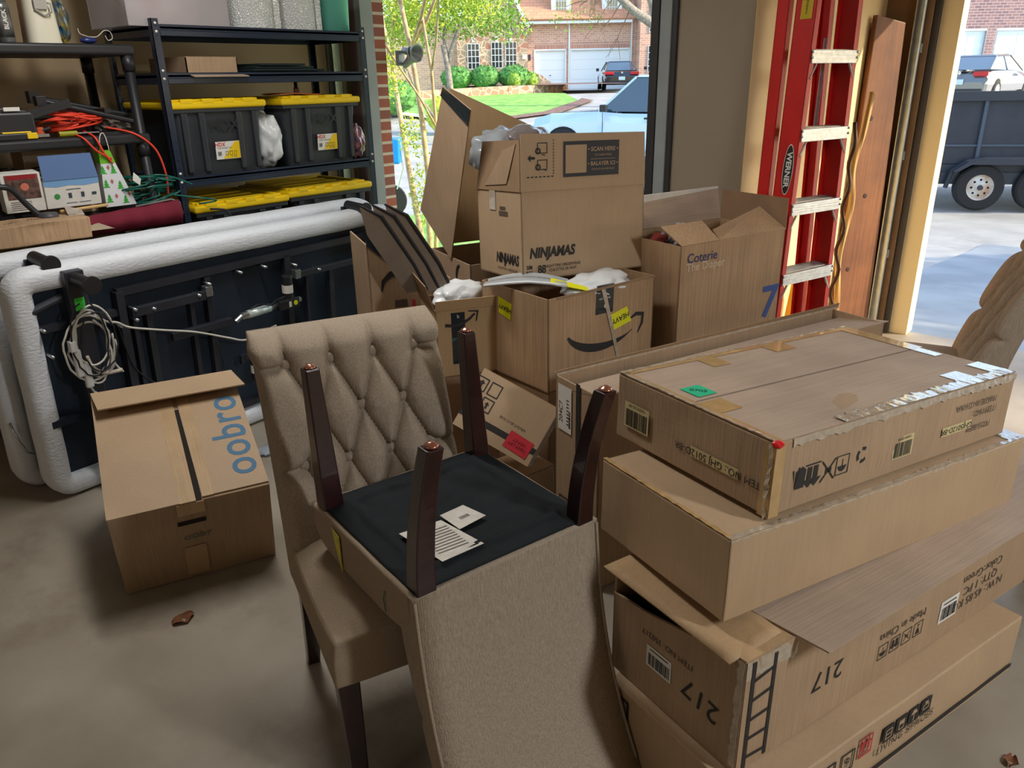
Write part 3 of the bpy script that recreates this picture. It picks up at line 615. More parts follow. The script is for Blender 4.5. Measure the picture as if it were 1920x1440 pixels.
Print(Lf).poly([(.106, .304), (.186, .289), (.176, .226), (.106, .241)]).build('yellow_sticker', YEL, t); text(t, frame(D, 'L', .0022), 'HEAVY', .144, .265, .024, INK, rot=172, bold=.0005)
MB().slab([(.25, -.003, .345), (.27, -.003, .345), (.375, -.003, .0), (.36, -.003, .0)], .0004).build('clear_tape', TAPEC, t)
MB().box((.04, -.004, .338), (.535, .0, .347)).build('torn_rim', CBI, t)
P = Print(Lf); P.ring(.03, .06, .035, .09, .004).rect(.03, .06, .018, .06); P.build('printed_symbol', INK, t)
o = MB().blob((-1.62, 2.36, .875), (.10, .17, .045), .25, 2.5, 4, 4).build('plastic_bag', PWHITE, smooth=True); tag(o, 'crumpled white plastic bag bulging out of the yellow-stickered carton', 'bag')
t = thing('plastic_pouch', 'clear plastic pouch with a yellow edge lying across the open carton rim', 'pouch', (-1.83, 2.02, .905), 35)
MB().grid(lambda u, v: Vector((u*.30-.04, v*.13, .035*math.sin(u*3.1)*(.4+v*.6)*(1-.3*v)+.02*math.sin(v*6)*.4)), 16, 8).build('pouch', mat('clear_pouch', (190, 200, 205), .1, alpha=.75, coat=1, bump=.6, bscale=30), t, smooth=True)
MB().slab([(.20, .0, .012), (.34, -.01, -.012), (.33, .035, -.008), (.2, .05, .02)], .002).build('yellow_flap', YEL, t)
MB().tube([(-.04, 0, .003), (.05, 0, .014), (.12, 0, .018), (.2, 0, .013), (.26, 0, .003)], .006, 6).build('sealed_edge', PWHITE, t, smooth=True)

# nappy carton, open, with raised flaps
t = thing('cardboard_box', 'open tan carton with raised flaps and a dark print panel, topmost of the pile', 'box', (-1.818, 2.166, .897), 69, -3.9, 1.2); D = (.553, .36, .324)
carton_body(t, D, CBP, open_top=True); F, Lf = frame(D, 'F', .0015), frame(D, 'L', .0015)
panel(t, [(0, .0, .324), (.553, .0, .324), (.544, -.006, .52), (.0, -.006, .524)], CBP, 'front_flap')
panel(t, [(.0, .0, .324), (.0, -.005, .505), (.01, .31, .503), (0, .36, .324)], CBI, 'side_flap')
MB().slab([(-.003, .10, .35), (-.003, .02, .49), (-.003, .12, .47), (-.003, .28, .34)], .003).build('folded_crease', CB, t)
Ff = Matrix(((1, 0, 0, 0), (0, -.03, -1, -.006), (0, 1, -.03, .324), (0, 0, 0, 1)))
Print(Ff).rect(.301, .107, .248, .126).build('printed_panel', mat('charcoal_print', (52, 54, 60), .7), t)
Fg = Matrix.Translation((0, -.0008, 0)) @ Ff
Print(Fg).rect(.232, .107, .092, .1).build('blank_square', CBP, t)
text(t, Fg, '• SCAN HERE •', .352, .139, .021, CBP, bold=.0004); text(t, Fg, 'TO LEARN MORE', .352, .118, .010, CBP); text(t, Fg, '• BALAYER ICI •', .352, .087, .020, CBP, bold=.0004); text(t, Fg, 'POUR EN SAVOIR PLUS', .352, .067, .010, CBP)
P = Print(Fg); P.rect(.352, .104, .11, .0015); P.build('printed_rule', CBP, t)
P = Print(Ff)
for i in range(12): P.rect(.135, .06+.0105*i, .003, .006)
for i in range(7): P.rect(.028+.017*i, .050, .010, .004)
P.ring(.088, .150, .042, .038, .003).stroke(arc(.070, .140, .009, .009, 0, 360), .005).stroke([(.10, .125), (.086, .128)], .003)
P.ring(.088, .092, .042, .036, .003).stroke(arc(.070, .084, .009, .009, 0, 360), .005).stroke([(.105, .07), (.092, .078)], .003).arrow(.042, .116, .03, 90)
P.build('printed_diagram', INK, t)
text(t, F, 'NINJAMAS', .128, .098, .052, INK, bold=.0022, shear=.2, sx=.82); text(t, F, 'S/M\nP/M', .028, .037, .021, INK, bold=.0006, sx=.8); text(t, F, '88', .082, .036, .042, INK, bold=.001, sx=.85); text(t, F, 'NIGHTTIME UNDERWEAR\nCULOTTES DE NUIT', .175, .038, .016, INK, sx=.85)
text(t, Lf, 'NINJAMAS', .24, .07, .052, INK, bold=.0022, shear=.2, sx=.75); text(t, Lf, 'NIGHTTIME UNDERWEAR', .24, .03, .014, INKF)
Print(Lf).rect(.22, .24, .07, .018).rect(.215, .26, .045, .012).build('printed_text', INKF, t); MB().box((-.003, .20, .25), (-.001, .25, .325)).build('clear_tape', TAPEC, t)

# big carton behind with one tall flap standing up
t = thing('cardboard_box', 'large open carton with one tall flap standing up, left of the tan carton', 'box', (-2.2, 2.28, 0), 69, 0, 0); D = (.50, .42, .885)
carton_body(t, D, CB, open_top=True, t=.006)
panel(t, [(-.002, .50, 1.05), (-.002, .18, .88), (-.03, -.131, 1.498), (-.03, .111, 1.576)], CB, 'tall_flap', .005)
panel(t, [(-.036, .111, 1.576), (-.034, .142, 1.545), (-.034, -.10, 1.44), (-.036, -.131, 1.498)], BLACKTAPE, 'black_tape_edge', .002)
panel(t, [(.08, .40, .9), (.56, .40, .9), (.56, .40, 1.385), (.12, .40, 1.57)], CB2, 'rear_flap', .005)
Lq = frame(D, 'L', .003)
Print(Lq).stroke(arc(.33, .80, .05, .07, 100, 190, 8), [.003, .008, .013, .016, .018, .016, .013, .008, .003]).build('printed_swoosh', INK, t)
o = MB().blob((-2.30, 2.60, 1.30), (.11, .15, .11), .22, 2.6, 11, 4).build('plastic_bag', PGLASS, smooth=True); tag(o, 'clear crumpled plastic bag heaped inside the tall-flapped carton', 'bag')
o = MB().blob((-2.20, 2.66, 1.36), (.07, .13, .06), .2, 2, 14, 4).build('wrapped_cushion', mat('grey_wrapped_cushion', (128, 118, 118), .25, coat=.7, bump=.5, bscale=10), smooth=True); tag(o, 'grey cushion wrapped in shiny clear film, behind the clear bag', 'cushion')

# carton with black antler-like print, cardboard sheets poking out
t = thing('cardboard_box', 'brown carton with a curved black print, holding black-edged cardboard sheets', 'box', (-2.34, 1.86, 0), 62)
D = (.33, .34, .93)
bd = MB().box((0, 0, 0), (.33, .34, .006)).box((0, .334, 0), (.33, .34, .9)).box((0, 0, 0), (.006, .34, 1.02)).box((.324, 0, 0), (.33, .34, .86))
bd.prism([(0, 0, 0), (.33, 0, 0), (.33, 0, .83), (.17, 0, .90), (.10, 0, .95), (0, 0, 1.05)], (0, .006, 0)).build('body', CB, t); F = frame(D, 'F', .002)
MB().prism([(-.002, -.003, 1.06), (.10, -.003, .955), (.10, -.003, .93), (.0, -.003, 1.02)], (0, .003, 0)).build('black_tape_edge', BLACKTAPE, t)
P = Print(F); P.stroke([(.045, .835), (.055, .875), (.085, .90), (.12, .905), (.16, .895), (.21, .90)], [.005, .016, .024, .028, .024, .02]).stroke([(.10, .90), (.13, .93)], [.016, .005]); P.build('printed_antler', INK, t)
P = Print(F); P.rect(.12, .78, .05, .03); P.build('printed_panel', INKF, t)
Print(F).rect(.17, .775, .012, .03).build('red_mark', RED, t)
MB().blob((-2.42, 2.05, .98), (.08, .1, .10), .3, 3, 44, 4).build('crumpled_wrap', mat('brown_film', (120, 96, 74), .25, coat=.8, bump=1, bscale=14), t, smooth=True).matrix_parent_inverse = (Matrix.Translation((-2.34, 1.86, 0)) @ Matrix.Rotation(R(62), 4, 'Z')).inverted()
for i, lb_ in enumerate(('front-most of the black-edged cardboard sheets poking out of the brown carton', 'middle one of the black-edged cardboard sheets poking out of the brown carton', 'rear-most of the black-edged cardboard sheets poking out of the brown carton')):
    s_ = thing('cardboard_sheet', lb_, 'cardboard sheet', (-2.16+.03*i, 1.925+.035*i, .865), 47, 0, -29)
    MB().prism([(-.03, 0, .0), (.04, 0, -.03), (.05, 0, .08), (.045, 0, .29), (.0, 0, .36), (-.035, 0, .26)], (0, .005, 0)).build('sheet', mat('grey_board', (118, 104, 90), .7, var=.1, vscale=10), s_)
    MB().tube([(.042, .003, -.03), (.052, .006, .08), (.047, .003, .29), (.0, .003, .365)], [.006, .009, .008, .004], 6).build('black_edge', BLKP, s_)
t, D = carton('small carton with black parcel tape and a bent arrow print, behind the upright chair back', (-2.0, 1.88, .552, 60, 0, 0, .235, .24, .262), CB2, open_top=True); F = frame(D, 'F', .002)
Print(F).rect(.085, .15, .052, .20).build('black_tape', BLACKTAPE, t); text(t, frame(D, 'F', .0028), 'prime', .085, .15, .022, mat('teal_print', (60, 130, 150), .5)); text(t, frame(D, 'F', .0028), 'b', .085, .235, .02, WHITE)
Print(frame(D, 'F', .0026)).stroke([(.035, .205), (.07, .20), (.10, .205), (.13, .222), (.15, .24)], [.012, .012, .012, .01, .008]).build('printed_arrow', INK, t)
Print(frame(D, 'F', .0026)).stroke([(.125, .252), (.162, .248), (.155, .21)], [.004, .009, .004]).build('printed_arrow_head', INK, t)
panel(t, [(0, 0, .262), (.235, 0, .262), (.235, -.005, .30), (0, -.005, .30)], CB2, 'front_flap')
panel(t, [(-.0, -.0, .262), (-.03, .0, .36), (-.04, .2, .38), (-.0, .24, .262)], CBI, 'side_flap')
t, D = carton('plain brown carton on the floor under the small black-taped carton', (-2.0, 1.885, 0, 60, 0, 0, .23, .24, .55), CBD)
o = MB().blob((-2.05, 2.06, .825), (.08, .12, .06), .25, 2.6, 21, 4).build('plastic_bag', PWHITE, smooth=True); tag(o, 'crumpled whitish bag sitting in the small black-taped carton', 'bag')

# nappy carton at right, open
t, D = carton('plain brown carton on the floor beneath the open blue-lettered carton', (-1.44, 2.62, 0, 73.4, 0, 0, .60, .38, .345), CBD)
t = thing('cardboard_box', 'open tan carton with blue lettering and a blue figure, left of the ladder', 'box', (-1.413, 2.616, .35), 73.4); D = (.59, .36, .65)
carton_body(t, D, CBR, open_top=True); F = frame(D, 'F', .0015)
text(t, F, 'Coterie', .115, .597, .052, mat('navy_print', (52, 58, 104), .7), bold=.0006); text(t, F, 'The Diaper', .135, .562, .045, mat('pale_print', (208, 188, 164), .7), bold=.0004); text(t, F, '7', .535, .345, .19, BLUE, bold=.004, sx=1.1)
panel(t, [(0, 0, .65), (.20, 0, .65), (.19, .09, .715), (-.05, .07, .72)], CBR, 'front_flap'); panel(t, [(.20, 0, .65), (.59, 0, .65), (.56, .12, .73), (.30, .13, .66)], CBR, 'front_flap')
panel(t, [(.59, 0, .65), (.59, .36, .65), (.60, .37, .775), (.60, .01, .775)], CBD, 'side_flap'); panel(t, [(0, .36, .65), (.59, .36, .65), (.60, .40, .78), (0, .40, .75)], CBG, 'rear_flap')
MB().box((0, .395, .755), (.6, .405, .785)).build('torn_edge', WHITE, t).rotation_euler = (0, 0, 0)
o = MB().blob((-1.55, 2.86, .985), (.07, .11, .05), .4, 3, 5, 4).build('patterned_cloth', mat('dark_patterned_cloth', (40, 34, 44), .8, rgb2=(210, 205, 205), vscale=70), smooth=True); tag(o, 'dark cloth with white dots inside the blue-lettered carton', 'cloth')
o = MB().blob((-1.58, 2.74, .985), (.035, .06, .03), .4, 3, 8, 3).build('red_cloth', mat('brick_red_cloth', (150, 62, 54), .85), smooth=True); tag(o, 'brick red knitted cloth inside the blue-lettered carton', 'cloth')

# big tilted carton by the bed base
t = thing('cardboard_box', 'carton with blue lettering and a raised rear flap, tilted, alone before the bed bases', 'box', (-2.423, .783, 0), 68, 18, 0); D = (.495, .651, .365)
carton_body(t, D, CB, seed=20); F, T = frame(D, 'F', .002), frame(D, 'T', .001); h = D[2]
MB().slab([(0, .0, h), (.262, .0, h), (.262, .65, h), (0, .65, h)], .006).build('top_flap', CBP, t)
MB().slab([(.282, .010, h), (.495, .010, h), (.495, .65, h), (.274, .65, h)], .006).build('top_flap', CBP, t)
MB().box((.262, .002, h-.001), (.28, .64, h+.0008)).build('flap_gap', mat('gap_interior', (30, 24, 18), .9), t)
RT = mat('reinforced_tape', (186, 156, 118), .45, var=.08, bump=.6, bscale=1, stretch=(300, 6, 6))
MB().box((.212, -.003, h), (.262, .64, h+.0066)).build('packing_tape', RT, t)
MB().box((.282, .008, h), (.318, .64, h+.0066)).build('packing_tape', RT, t)
MB().box((.20, -.004, h-.05), (.285, -.002, h)).build('packing_tape', RT, t); MB().box((.2, -.0035, .02), (.27, -.002, .16)).build('packing_tape', RT, t)
T2 = frame(D, 'T', .0068); text(t, T2, 'oobro', .424, .285, .165, LBLUE, rot=90, bold=.0015, spacing=1.06)
panel(t, [(.0, .65, h+.006), (.495, .65, h+.006), (.52, .50, h+.042), (.02, .50, h+.042)][::-1], CBP, 'rear_flap', .005)
MB().box((.195, -.004, h-.095), (.283, -.0022, h-.078)).build('hand_hole', mat('gap_interior', (30, 24, 18), .9), t)
text(t, F, 'oobr', .25, .21, .045, mat('faint_blue_print', (110, 112, 106), .8))

# cartons half visible at the right border
t, D = carton('carton with an open flap at the right border, behind the flat carton stack', (.16, 2.66, 0, 73, 0, 0, .5, .32, .50), CBD, open_top=True)
o = MB().blob((.08, 2.84, .53), (.12, .18, .09), .3, 2.6, 31, 4).build('plastic_bag', PWHITE, smooth=True); tag(o, 'pale plastic bag sticking out of the carton at the right border', 'bag')
# ------------------------------------------------------------------ adjustable bed bases standing on their long side
def round_path(x0, x1, z0, z1, r, n=6):
    P = []
    for cx, cz, a in ((x1-r, z1-r, 0), (x0+r, z1-r, 90), (x0+r, z0+r, 180), (x1-r, z0+r, 270)):
        for i in range(n+1): P.append((cx+r*math.cos(R(a+90*i/n)), cz+r*math.sin(R(a+90*i/n))))
    return P
def bed_frame_mesh(L=2.03, Hh=.97, hw=.046, hd=.062):
    path = round_path(hw, L-hw, hw, Hh-hw, .055, 7); P2 = []
    for i in range(len(path)):                       # refine straight runs
        a = Vector(path[i]); b = Vector(path[(i+1) % len(path)]); k = max(1, int((b-a).length/.05)); P2 += [a.lerp(b, j/k) for j in range(k)]
    n = len(P2); seg = 14; vs = []; fs = []
    for i, p in enumerate(P2):
        d = (P2[(i+1) % n]-P2[i-1]).normalized(); nrm = Vector((d.y, -d.x))
        q = 1
        if abs(p.y-(Hh-hw)) < .001 or abs(p.y-hw) < .001:
            for c in (.52, 1.05, 1.55): q = min(q, 1-.09*math.exp(-((p.x-c)/.012)**2))
        for k in range(seg):
            a = 2*math.pi*k/seg; ca, sa = math.cos(a), math.sin(a); e = .6
            ox = hw*q*math.copysign(abs(ca)**e, ca); oy = hd*q*math.copysign(abs(sa)**e, sa); w_ = .0025*noise.noise(Vector((p.x*9, p.y*9, a)))
            vs.append(Vector((p.x+nrm.x*(ox+w_), hd+oy, p.y+nrm.y*(ox+w_))))
    for i in range(n):
        for k in range(seg): fs.append((i*seg+k, i*seg+(k+1) % seg, ((i+1) % n)*seg+(k+1) % seg, ((i+1) % n)*seg+k))
    return MB().add(vs, fs)
def bed_base(label, loc, yaw, tx, detail, Hh=.97):
    t = thing('bed_base', label, 'bed base', loc, yaw, tx)
    bed_frame_mesh(Hh=Hh).build('padded_edge', BEDW, t, smooth=True)
    MB().box((.05, .05, .05), (1.98, .075, .92)).build('underside_panel', NAVY, t)
    MB().box((.03, .085, .03), (2.0, .125, .94)).build('deck', BEDW2, t, bevel=.02)
    for x in (.225, 1.80):
        c = MB().box((x-.036, -.045 if detail else -.02, .12), (x+.036, -.005, Hh-.015)).build('cross_bar', STEEL, t, bevel=.004)
        if x < 1 and detail: MB().box((x-.02, -.0465, .80), (x+.018, -.0455, .85)).build('green_sticker', mat('lime_sticker', (60, 200, 60), .5), c)
        for z in ((.925, .16) if detail else (.99,)):
            MB().cyl((x, -.02, z), (x, -.165, z), .026, 24).cyl((x, -.165, z), (x, -.176, z), .036, 24).build('foot', BLKP, t, smooth=False, bevel=.002)
    if not detail: return t
    fr = MB()
    def bar(x0, z0, x1, z1, w=.014, y0=.012, y1=.045):
        d = Vector((x1-x0, 0, z1-z0)).normalized(); n_ = Vector((-d.z, 0, d.x))*w; a, b = Vector((x0, y0, z0)), Vector((x1, y0, z1))
        fr.prism([a+n_, b+n_, b-n_, a-n_], (0, y1-y0, 0))
    bar(.40, .815, 1.97, .835, .016); bar(.06, .735, .40, .735, .014); bar(.405, .82, .405, .10, .016, .0); bar(1.25, .82, 1.25, .10, .016); bar(.81, .80, .81, .1); bar(.40, .12, 1.97, .12)
    bar(.52, .71, .52, .12, .014); bar(.46, .70, .46, .14, .010, .02); bar(.72, .70, .72, .14, .010); bar(1.36, .72, 1.36, .14, .007); bar(1.52, .70, 1.52, .14, .014); bar(1.90, .82, 1.90, .12)
    fr.build('steel_frame', STEEL, t)
    MB().box((.44, -.01, .705), (.78, .015, .745)).build('lift_arm', STEEL, t, bevel=.003); MB().box((1.29, -.01, .70), (1.95, .015, .73)).build('lift_arm', STEEL, t, bevel=.003)
    for x, z in ((.79, .745), (1.28, .725)): MB().box((x-.012, -.02, z-.025), (x+.02, .02, z+.02)).build('hinge_bracket', CHROME, t, bevel=.003)
    for x, z in ((.45, .74), (.45, .695), (.53, .725), (.745, .735), (1.42, .72), (.80, .775), (1.275, .77), (.965, .795), (1.10, .795), (.38, .685), (.09, .74), (.1, .63)):
        MB().cyl((x, -.022, z), (x, .06, z), .0065, 10).build('bolt', CHROME, t, smooth=True)
    ac = MB().box((.60, -.01, .555), (.90, .02, .59)).build('push_bar', STEEL, t, bevel=.003)
    a = MB().cyl((.93, -.035, .595), (1.13, -.035, .60), .017, 16).build('actuator', CHROME, t, smooth=True)
    MB().cyl((.965, -.035, .5955), (1.09, -.035, .599), .0195, 16).build('sleeve', mat('pale_aluminium', (205, 220, 216), .35, metal=.3), a, smooth=True)
    MB().box((1.13, -.06, .575), (1.25, -.01, .622)).build('gearbox', BLKP, a, bevel=.005)
    MB().cyl((1.225, -.062, .60), (1.225, -.058, .60), .012, 16).build('yellow_ring', YEL, a)
    MB().box((1.185, -.0615, .585), (1.20, -.0605, .612)).build('label', WHITE, a)
    MB().cyl((.90, -.03, .575), (.945, -.03, .60), .012).cyl((1.25, -.03, .60), (1.275, -.03, .60), .014).build('clevis', CHROME, a)
    for x, z0, z1 in ((1.205, .615, .735), (.985, .26, .40)):
        m = MB().cyl((x, -.03, z0), (x, -.03, z1), .026, 20).build('motor', BLKP, t, smooth=False, bevel=.003)
        MB().lathe([(.0268, .0), (.0268, .04)], (x, -.03, z0+.035), 20).build('label', WHITE, m)
    MB().box((.93, -.035, .37), (.99, -.0, .40)).box((.91, -.03, .355), (.93, -.01, .40)).build('motor_mount', STEEL, t)
    MB().box((.05, .0, .33), (.25, .03, .36)).build('head_bar', NAVY, t); MB().cyl((.06, .02, .81), (.19, .02, .845), .018, 12).build('head_bar', STEEL, t)
    # cables looped round the cross bar
    rnd = random.Random(4)
    for k in range(7):
        cx, cz = .235+rnd.uniform(-.02, .02), .665+rnd.uniform(-.03, .03); rx, rz = .078+rnd.uniform(-.015, .03), .135+rnd.uniform(-.03, .02)
        P = [(cx+rx*math.cos(R(a))+rnd.uniform(-.003, .003), -.052-.012*k*.4-(.01 if a % 60 else 0), cz+rz*math.sin(R(a))) for a in range(20*k, 20*k+340, 12)]
        MB().tube(P, .0042 if k < 5 else .0032, 7).build('cable', CABW if k < 5 else CABB, t, smooth=True)
    def spline(P, n=8):
        P = [Vector(p) for p in P]; P = [P[0]]+P+[P[-1]]; out = []
        for i in range(1, len(P)-2):
            for j in range(n):
                u = j/n; a, b, c, d = P[i-1:i+3]; out.append(.5*((2*b)+(c-a)*u+(2*a-5*b+4*c-d)*u*u+(3*b-a-3*c+d)*u**3))
        return out+[P[-2]]
    MB().tube(spline([(.24, -.06, .80), (.30, -.06, .74), (.36, -.03, .71), (.415, -.02, .672), (.549, -.02, .625), (.70, -.02, .575), (.849, -.03, .51), (.93, -.03, .475), (1.0, -.03, .478), (1.12, -.03, .50)]), .0048, 8).build('long_white_cable', CABW, t, smooth=True)
    MB().tube(spline([(.37, -.01, .69), (.39, -.01, .56), (.42, -.01, .47), (.50, -.01, .38), (.58, -.02, .32), (.66, -.02, .29)]), .0035, 6).build('black_cable', CABB, t, smooth=True)
    MB().tube(spline([(.80, -.01, .5), (.82, -.02, .40), (.80, -.02, .33), (.78, -.02, .27)]), .003, 6).build('black_cable', CABB, t, smooth=True)
    MB().tube(spline([(.98, -.04, .62), (1.02, -.05, .635), (1.08, -.05, .62), (1.13, -.04, .63), (1.17, -.05, .64)]), .0035, 6).build('black_cable', CABB, t, smooth=True)
    MB().box((.15, -.085, .545), (.178, -.06, .66)).build('control_box', mat('white_plastic', (214, 214, 210), .4), t, bevel=.006)
    MB().box((.175, -.085, .49), (.205, -.062, .60)).build('handset', mat('white_plastic', (214, 214, 210), .4), t, bevel=.008)
    MB().box((.14, -.09, .655), (.165, -.062, .70)).build('plug', mat('white_plastic', (214, 214, 210), .4), t, bevel=.004)
    MB().tube(spline([(.18, -.07, .56), (.19, -.07, .50), (.205, -.07, .46)]), [.004]*16+[.009], 8).build('connector', CABW, t, smooth=True)
    P = spline([(.20, -.07, .62), (.215, -.07, .57), (.25, -.075, .535), (.30, -.07, .525), (.33, -.06, .52)], 14)
    MB().tube(P, [.0085 if i % 2 else .0065 for i in range(len(P))], 9).build('corrugated_sleeve', mat('ivory_plastic', (196, 186, 168), .5), t)
    MB().tube(spline([(.25, -.07, .76), (.29, -.07, .70), (.285, -.07, .62), (.31, -.06, .55), (.335, -.06, .51)]), .0045, 7).build('cable', CABW, t, smooth=True)
    return t
bed_base('white-edged adjustable bed base with cable coil, on its side, nearer of the two', (-3.26, .875, 0), 93.5, 4.0, True)
b2 = bed_base('white-edged adjustable bed base on its side, behind the one with the cable coil', (-3.455, .82, 0), 92.0, 4.0, False, 1.0)
MB().tube([(.01, -.005, .34), (.02, -.03, .26), (.04, -.03, .20), (.08, -.03, .175), (.12, -.01, .19)], .0045, 8).build('chrome_handle', CHROME, b2, smooth=True)

# ------------------------------------------------------------------ steel shelving and what stands on it
XS, Y0, Y1, DEP = -3.71, 1.85, 3.07, .50
t = thing('shelving_unit', 'black steel shelving unit holding the yellow-lidded totes', 'shelf', (XS-DEP, Y0, 0))
for px_, sx in ((DEP-.003, 1), (0.0, 0)):
    for py_ in (0, Y1-Y0):
        mb = MB(); s_ = 1 if py_ == 0 else -1
        x0 = px_-.003 if sx else px_; mb.box((x0, min(py_, py_+s_*.034), 0), (x0+.003, max(py_, py_+s_*.034), 1.885)); mb.box((px_-.034 if sx else px_, min(py_, py_+s_*.003), 0), (px_ if sx else px_+.034, max(py_, py_+s_*.003), 1.885))
        po = mb.build('post', STEELB, t)
        hl = MB()
        for i in range(44): hl.cyl((x0+(.0005 if sx else .0)+.0033, py_+s_*.017, .05+.042*i), (x0+.0038 if sx else x0+.0038, py_+s_*.017, .05+.042*i), .0055, 8)
        hl.build('keyholes', mat('slot_dark', (8, 10, 14), .9), po)
        if sx:
            for z in (1.865, 1.83, 1.665, 1.63, 1.205, 1.165): MB().cyl((x0+.003, py_+s_*.017, z), (x0+.0075, py_+s_*.017, z), .006, 12).build('rivet', WHITE, po, smooth=True)
for z in (1.84, 1.635, 1.165, .62, .12):
    sh = MB().box((.004, .004, z), (DEP-.004, Y1-Y0-.004, z+.012)).build('shelf_board', BLKP, t)
    for x in (.004, DEP-.012):
        MB().box((x, .036, z-.028), (x+.008, Y1-Y0-.036, z+.022)).box((x-.002, .036, z-.005), (x+.010, Y1-Y0-.036, z+.004)).build('beam', STEELB, sh, bevel=.003)
    for y in (.004, Y1-Y0-.012): MB().box((.036, y, z-.028), (DEP-.036, y+.008, z+.022)).build('beam', STEELB, sh)
def tote(label, x, y, z, hgt, yaw=90, w=.50, l=.72, wood=False, orient=True, group='black totes with yellow lids'):
    """x,y = front left corner; long side runs away from the viewer"""
    t = thing('storage_tote', label, 'tote', (x, y, z), yaw, group=group); mb = MB()
    n = 6; cs = []
    for k, (f, zz) in enumerate(((.90, 0), (.97, .75), (.99, .98), (1.0, 1.0))):
        ww, ll = w*.96*f/2, l*.96*f/2; r = .03; pts = []
        for cx, cy_, a in ((ww-r, ll-r, 0), (-ww+r, ll-r, 90), (-ww+r, -ll+r, 180), (ww-r, -ll+r, 270)):
            for i in range(5): pts.append(Vector((w/2+cx+r*math.cos(R(a+22.5*i)), l/2+cy_+r*math.sin(R(a+22.5*i)), hgt*zz)))
        cs.append(pts)
    m = len(cs[0]); vs = [p for c in cs for p in c]; fs = [(j*m+i, j*m+(i+1) % m, (j+1)*m+(i+1) % m, (j+1)*m+i) for j in range(3) for i in range(m)]+[tuple(range(m-1, -1, -1))]
    bd = mb.add(vs, fs).build('tub', TOTE, t)
    rb = MB()
    for u in (.12, .30, .70, .88): rb.prism([(w*u-.012, .020-.012, .02), (w*u+.012, .020-.012, .02), (w*u+.016, -.002, hgt*.93), (w*u-.016, -.002, hgt*.93)], (0, .03, 0))
    rb.box((-.002, -.002, hgt*.93), (w+.002, l+.002, hgt*.99)).build('ribs', TOTE, t, bevel=.004)
    ld = MB().box((-.012, -.012, hgt*.985), (w+.012, l+.012, hgt+.03)).build('lid', YLID, t, bevel=.012, seg=3)
    rg = MB()
    for a, b in (((.02, .02), (w-.02, .05)), ((.02, l-.05), (w-.02, l-.02)), ((.02, .06), (.05, l-.06)), ((w-.05, .06), (w-.02, l-.06))): rg.box((a[0], a[1], hgt+.028), (b[0], b[1], hgt+.04))
    for i in range(5): rg.box((.08, .10+i*.11, hgt+.028), (w-.08, .13+i*.11, hgt+.036))
    for i in range(4): rg.box((-.012+.06+i*.11, -.013, hgt+.02), (.05+.06+i*.11, .01, hgt+.042))
    rg.build('lid_ridges', YLID, ld, bevel=.005)
    M = Matrix(((1, 0, 0, 0), (0, .085, -1, .014), (0, 1, .085, 0), (0, 0, 0, 1)))
    M = Matrix(((1, 0, 0, 0), (0, -.06, -1, .0165), (0, 1, -.06, 0), (0, 0, 0, 1)))
    if hgt > .3:
        Print(M).rect(.27, .115, .135, .085).build('paper_label', WHITE, t); M_ = Matrix.Translation((0, -.0008, 0)) @ M
        Print(M_).poly([(.24, .075), (.336, .075), (.336, .155), (.31, .155)]).build('yellow_print', YLID, t)
        text(t, Matrix.Translation((0, -.0014, 0)) @ M, 'HDX', .228, .143, .026, mat('red_print', (196, 40, 40), .6), bold=.0005); text(t, Matrix.Translation((0, -.0014, 0)) @ M, 'Tough Storage Tote', .25, .127, .010, INK)
        P = Print(Matrix.Translation((0, -.0014, 0)) @ M); P.barcode(.222, .10, .02, .02, 0, 7).ring(.262, .10, .016, .02, .002).ring(.285, .10, .016, .02, .002).ring(.308, .10, .016, .02, .002); P.build('printed_text', INK, t)
        text(t, Matrix.Translation((0, -.0014, 0)) @ M, '27 GAL', .30, .083, .011, INK)
        text(t, M, 'HDX', .265, .235, .075, mat('embossed_plastic', (32, 35, 40), .5), bold=.001)
    return t
tote('black tote with yellow lid on the steel shelf, left one, behind the post', -3.735, 1.885, 1.178, .32, w=.50, l=.46)
tote('black tote with yellow lid on the steel shelf, right one, orange sheets on its lid', -3.735, 2.50, 1.178, .32, w=.50, l=.46)
tote('yellow-lidded tote below the shelf board, left and lower of the two', -3.68, 1.90, .633, .385, w=.52, l=.50, yaw=90)
tote('yellow-lidded tote below the shelf board, right of the lower two', -3.69, 2.45, .633, .395, w=.55, l=.50, yaw=90)
def bend(P, n=8):
    P = [Vector(p) for p in P]; P = [P[0]]+P+[P[-1]]; out = []
    for i in range(1, len(P)-2):
        for j in range(n):
            u = j/n; a, b, c, d = P[i-1:i+3]; out.append(.5*((2*b)+(c-a)*u+(2*a-5*b+4*c-d)*u*u+(3*b-a-3*c+d)*u**3))
    return out+[P[-2]]
o = MB().grid(lambda u, v: Vector((-3.78-.17*v, 2.52+.26*u, 1.548+.004*math.sin(u*5)+.003*math.sin(v*7))), 8, 6).build('plastic_sheet', mat('orange_sheet', (226, 120, 60), .5)); o.modifiers.new('s', 'SOLIDIFY').thickness = .003; tag(o, 'flat orange plastic sheet lying on the right tote lid', 'sheet')
t = thing('hand_scraper', 'dark red triangular scraper standing behind the right upper tote', 'tool', (-4.10, 2.80, 1.18)); MB().prism([(0, 0, 0), (0, .08, 0), (0, .06, .40), (0, .03, .40)], (.01, 0, 0)).build('blade', mat('dark_red_tool', (150, 30, 30), .5), t); MB().cyl((.005, .045, .39), (.005, .045, .50), .012).build('handle', BLKP, t)
o = MB().blob((-3.86, 2.44, 1.32), (.12, .075, .155), .25, 2.6, 51, 4).build('plastic_bag', PWHITE, smooth=True); tag(o, 'white plastic bag squeezed between the two black totes', 'bag')
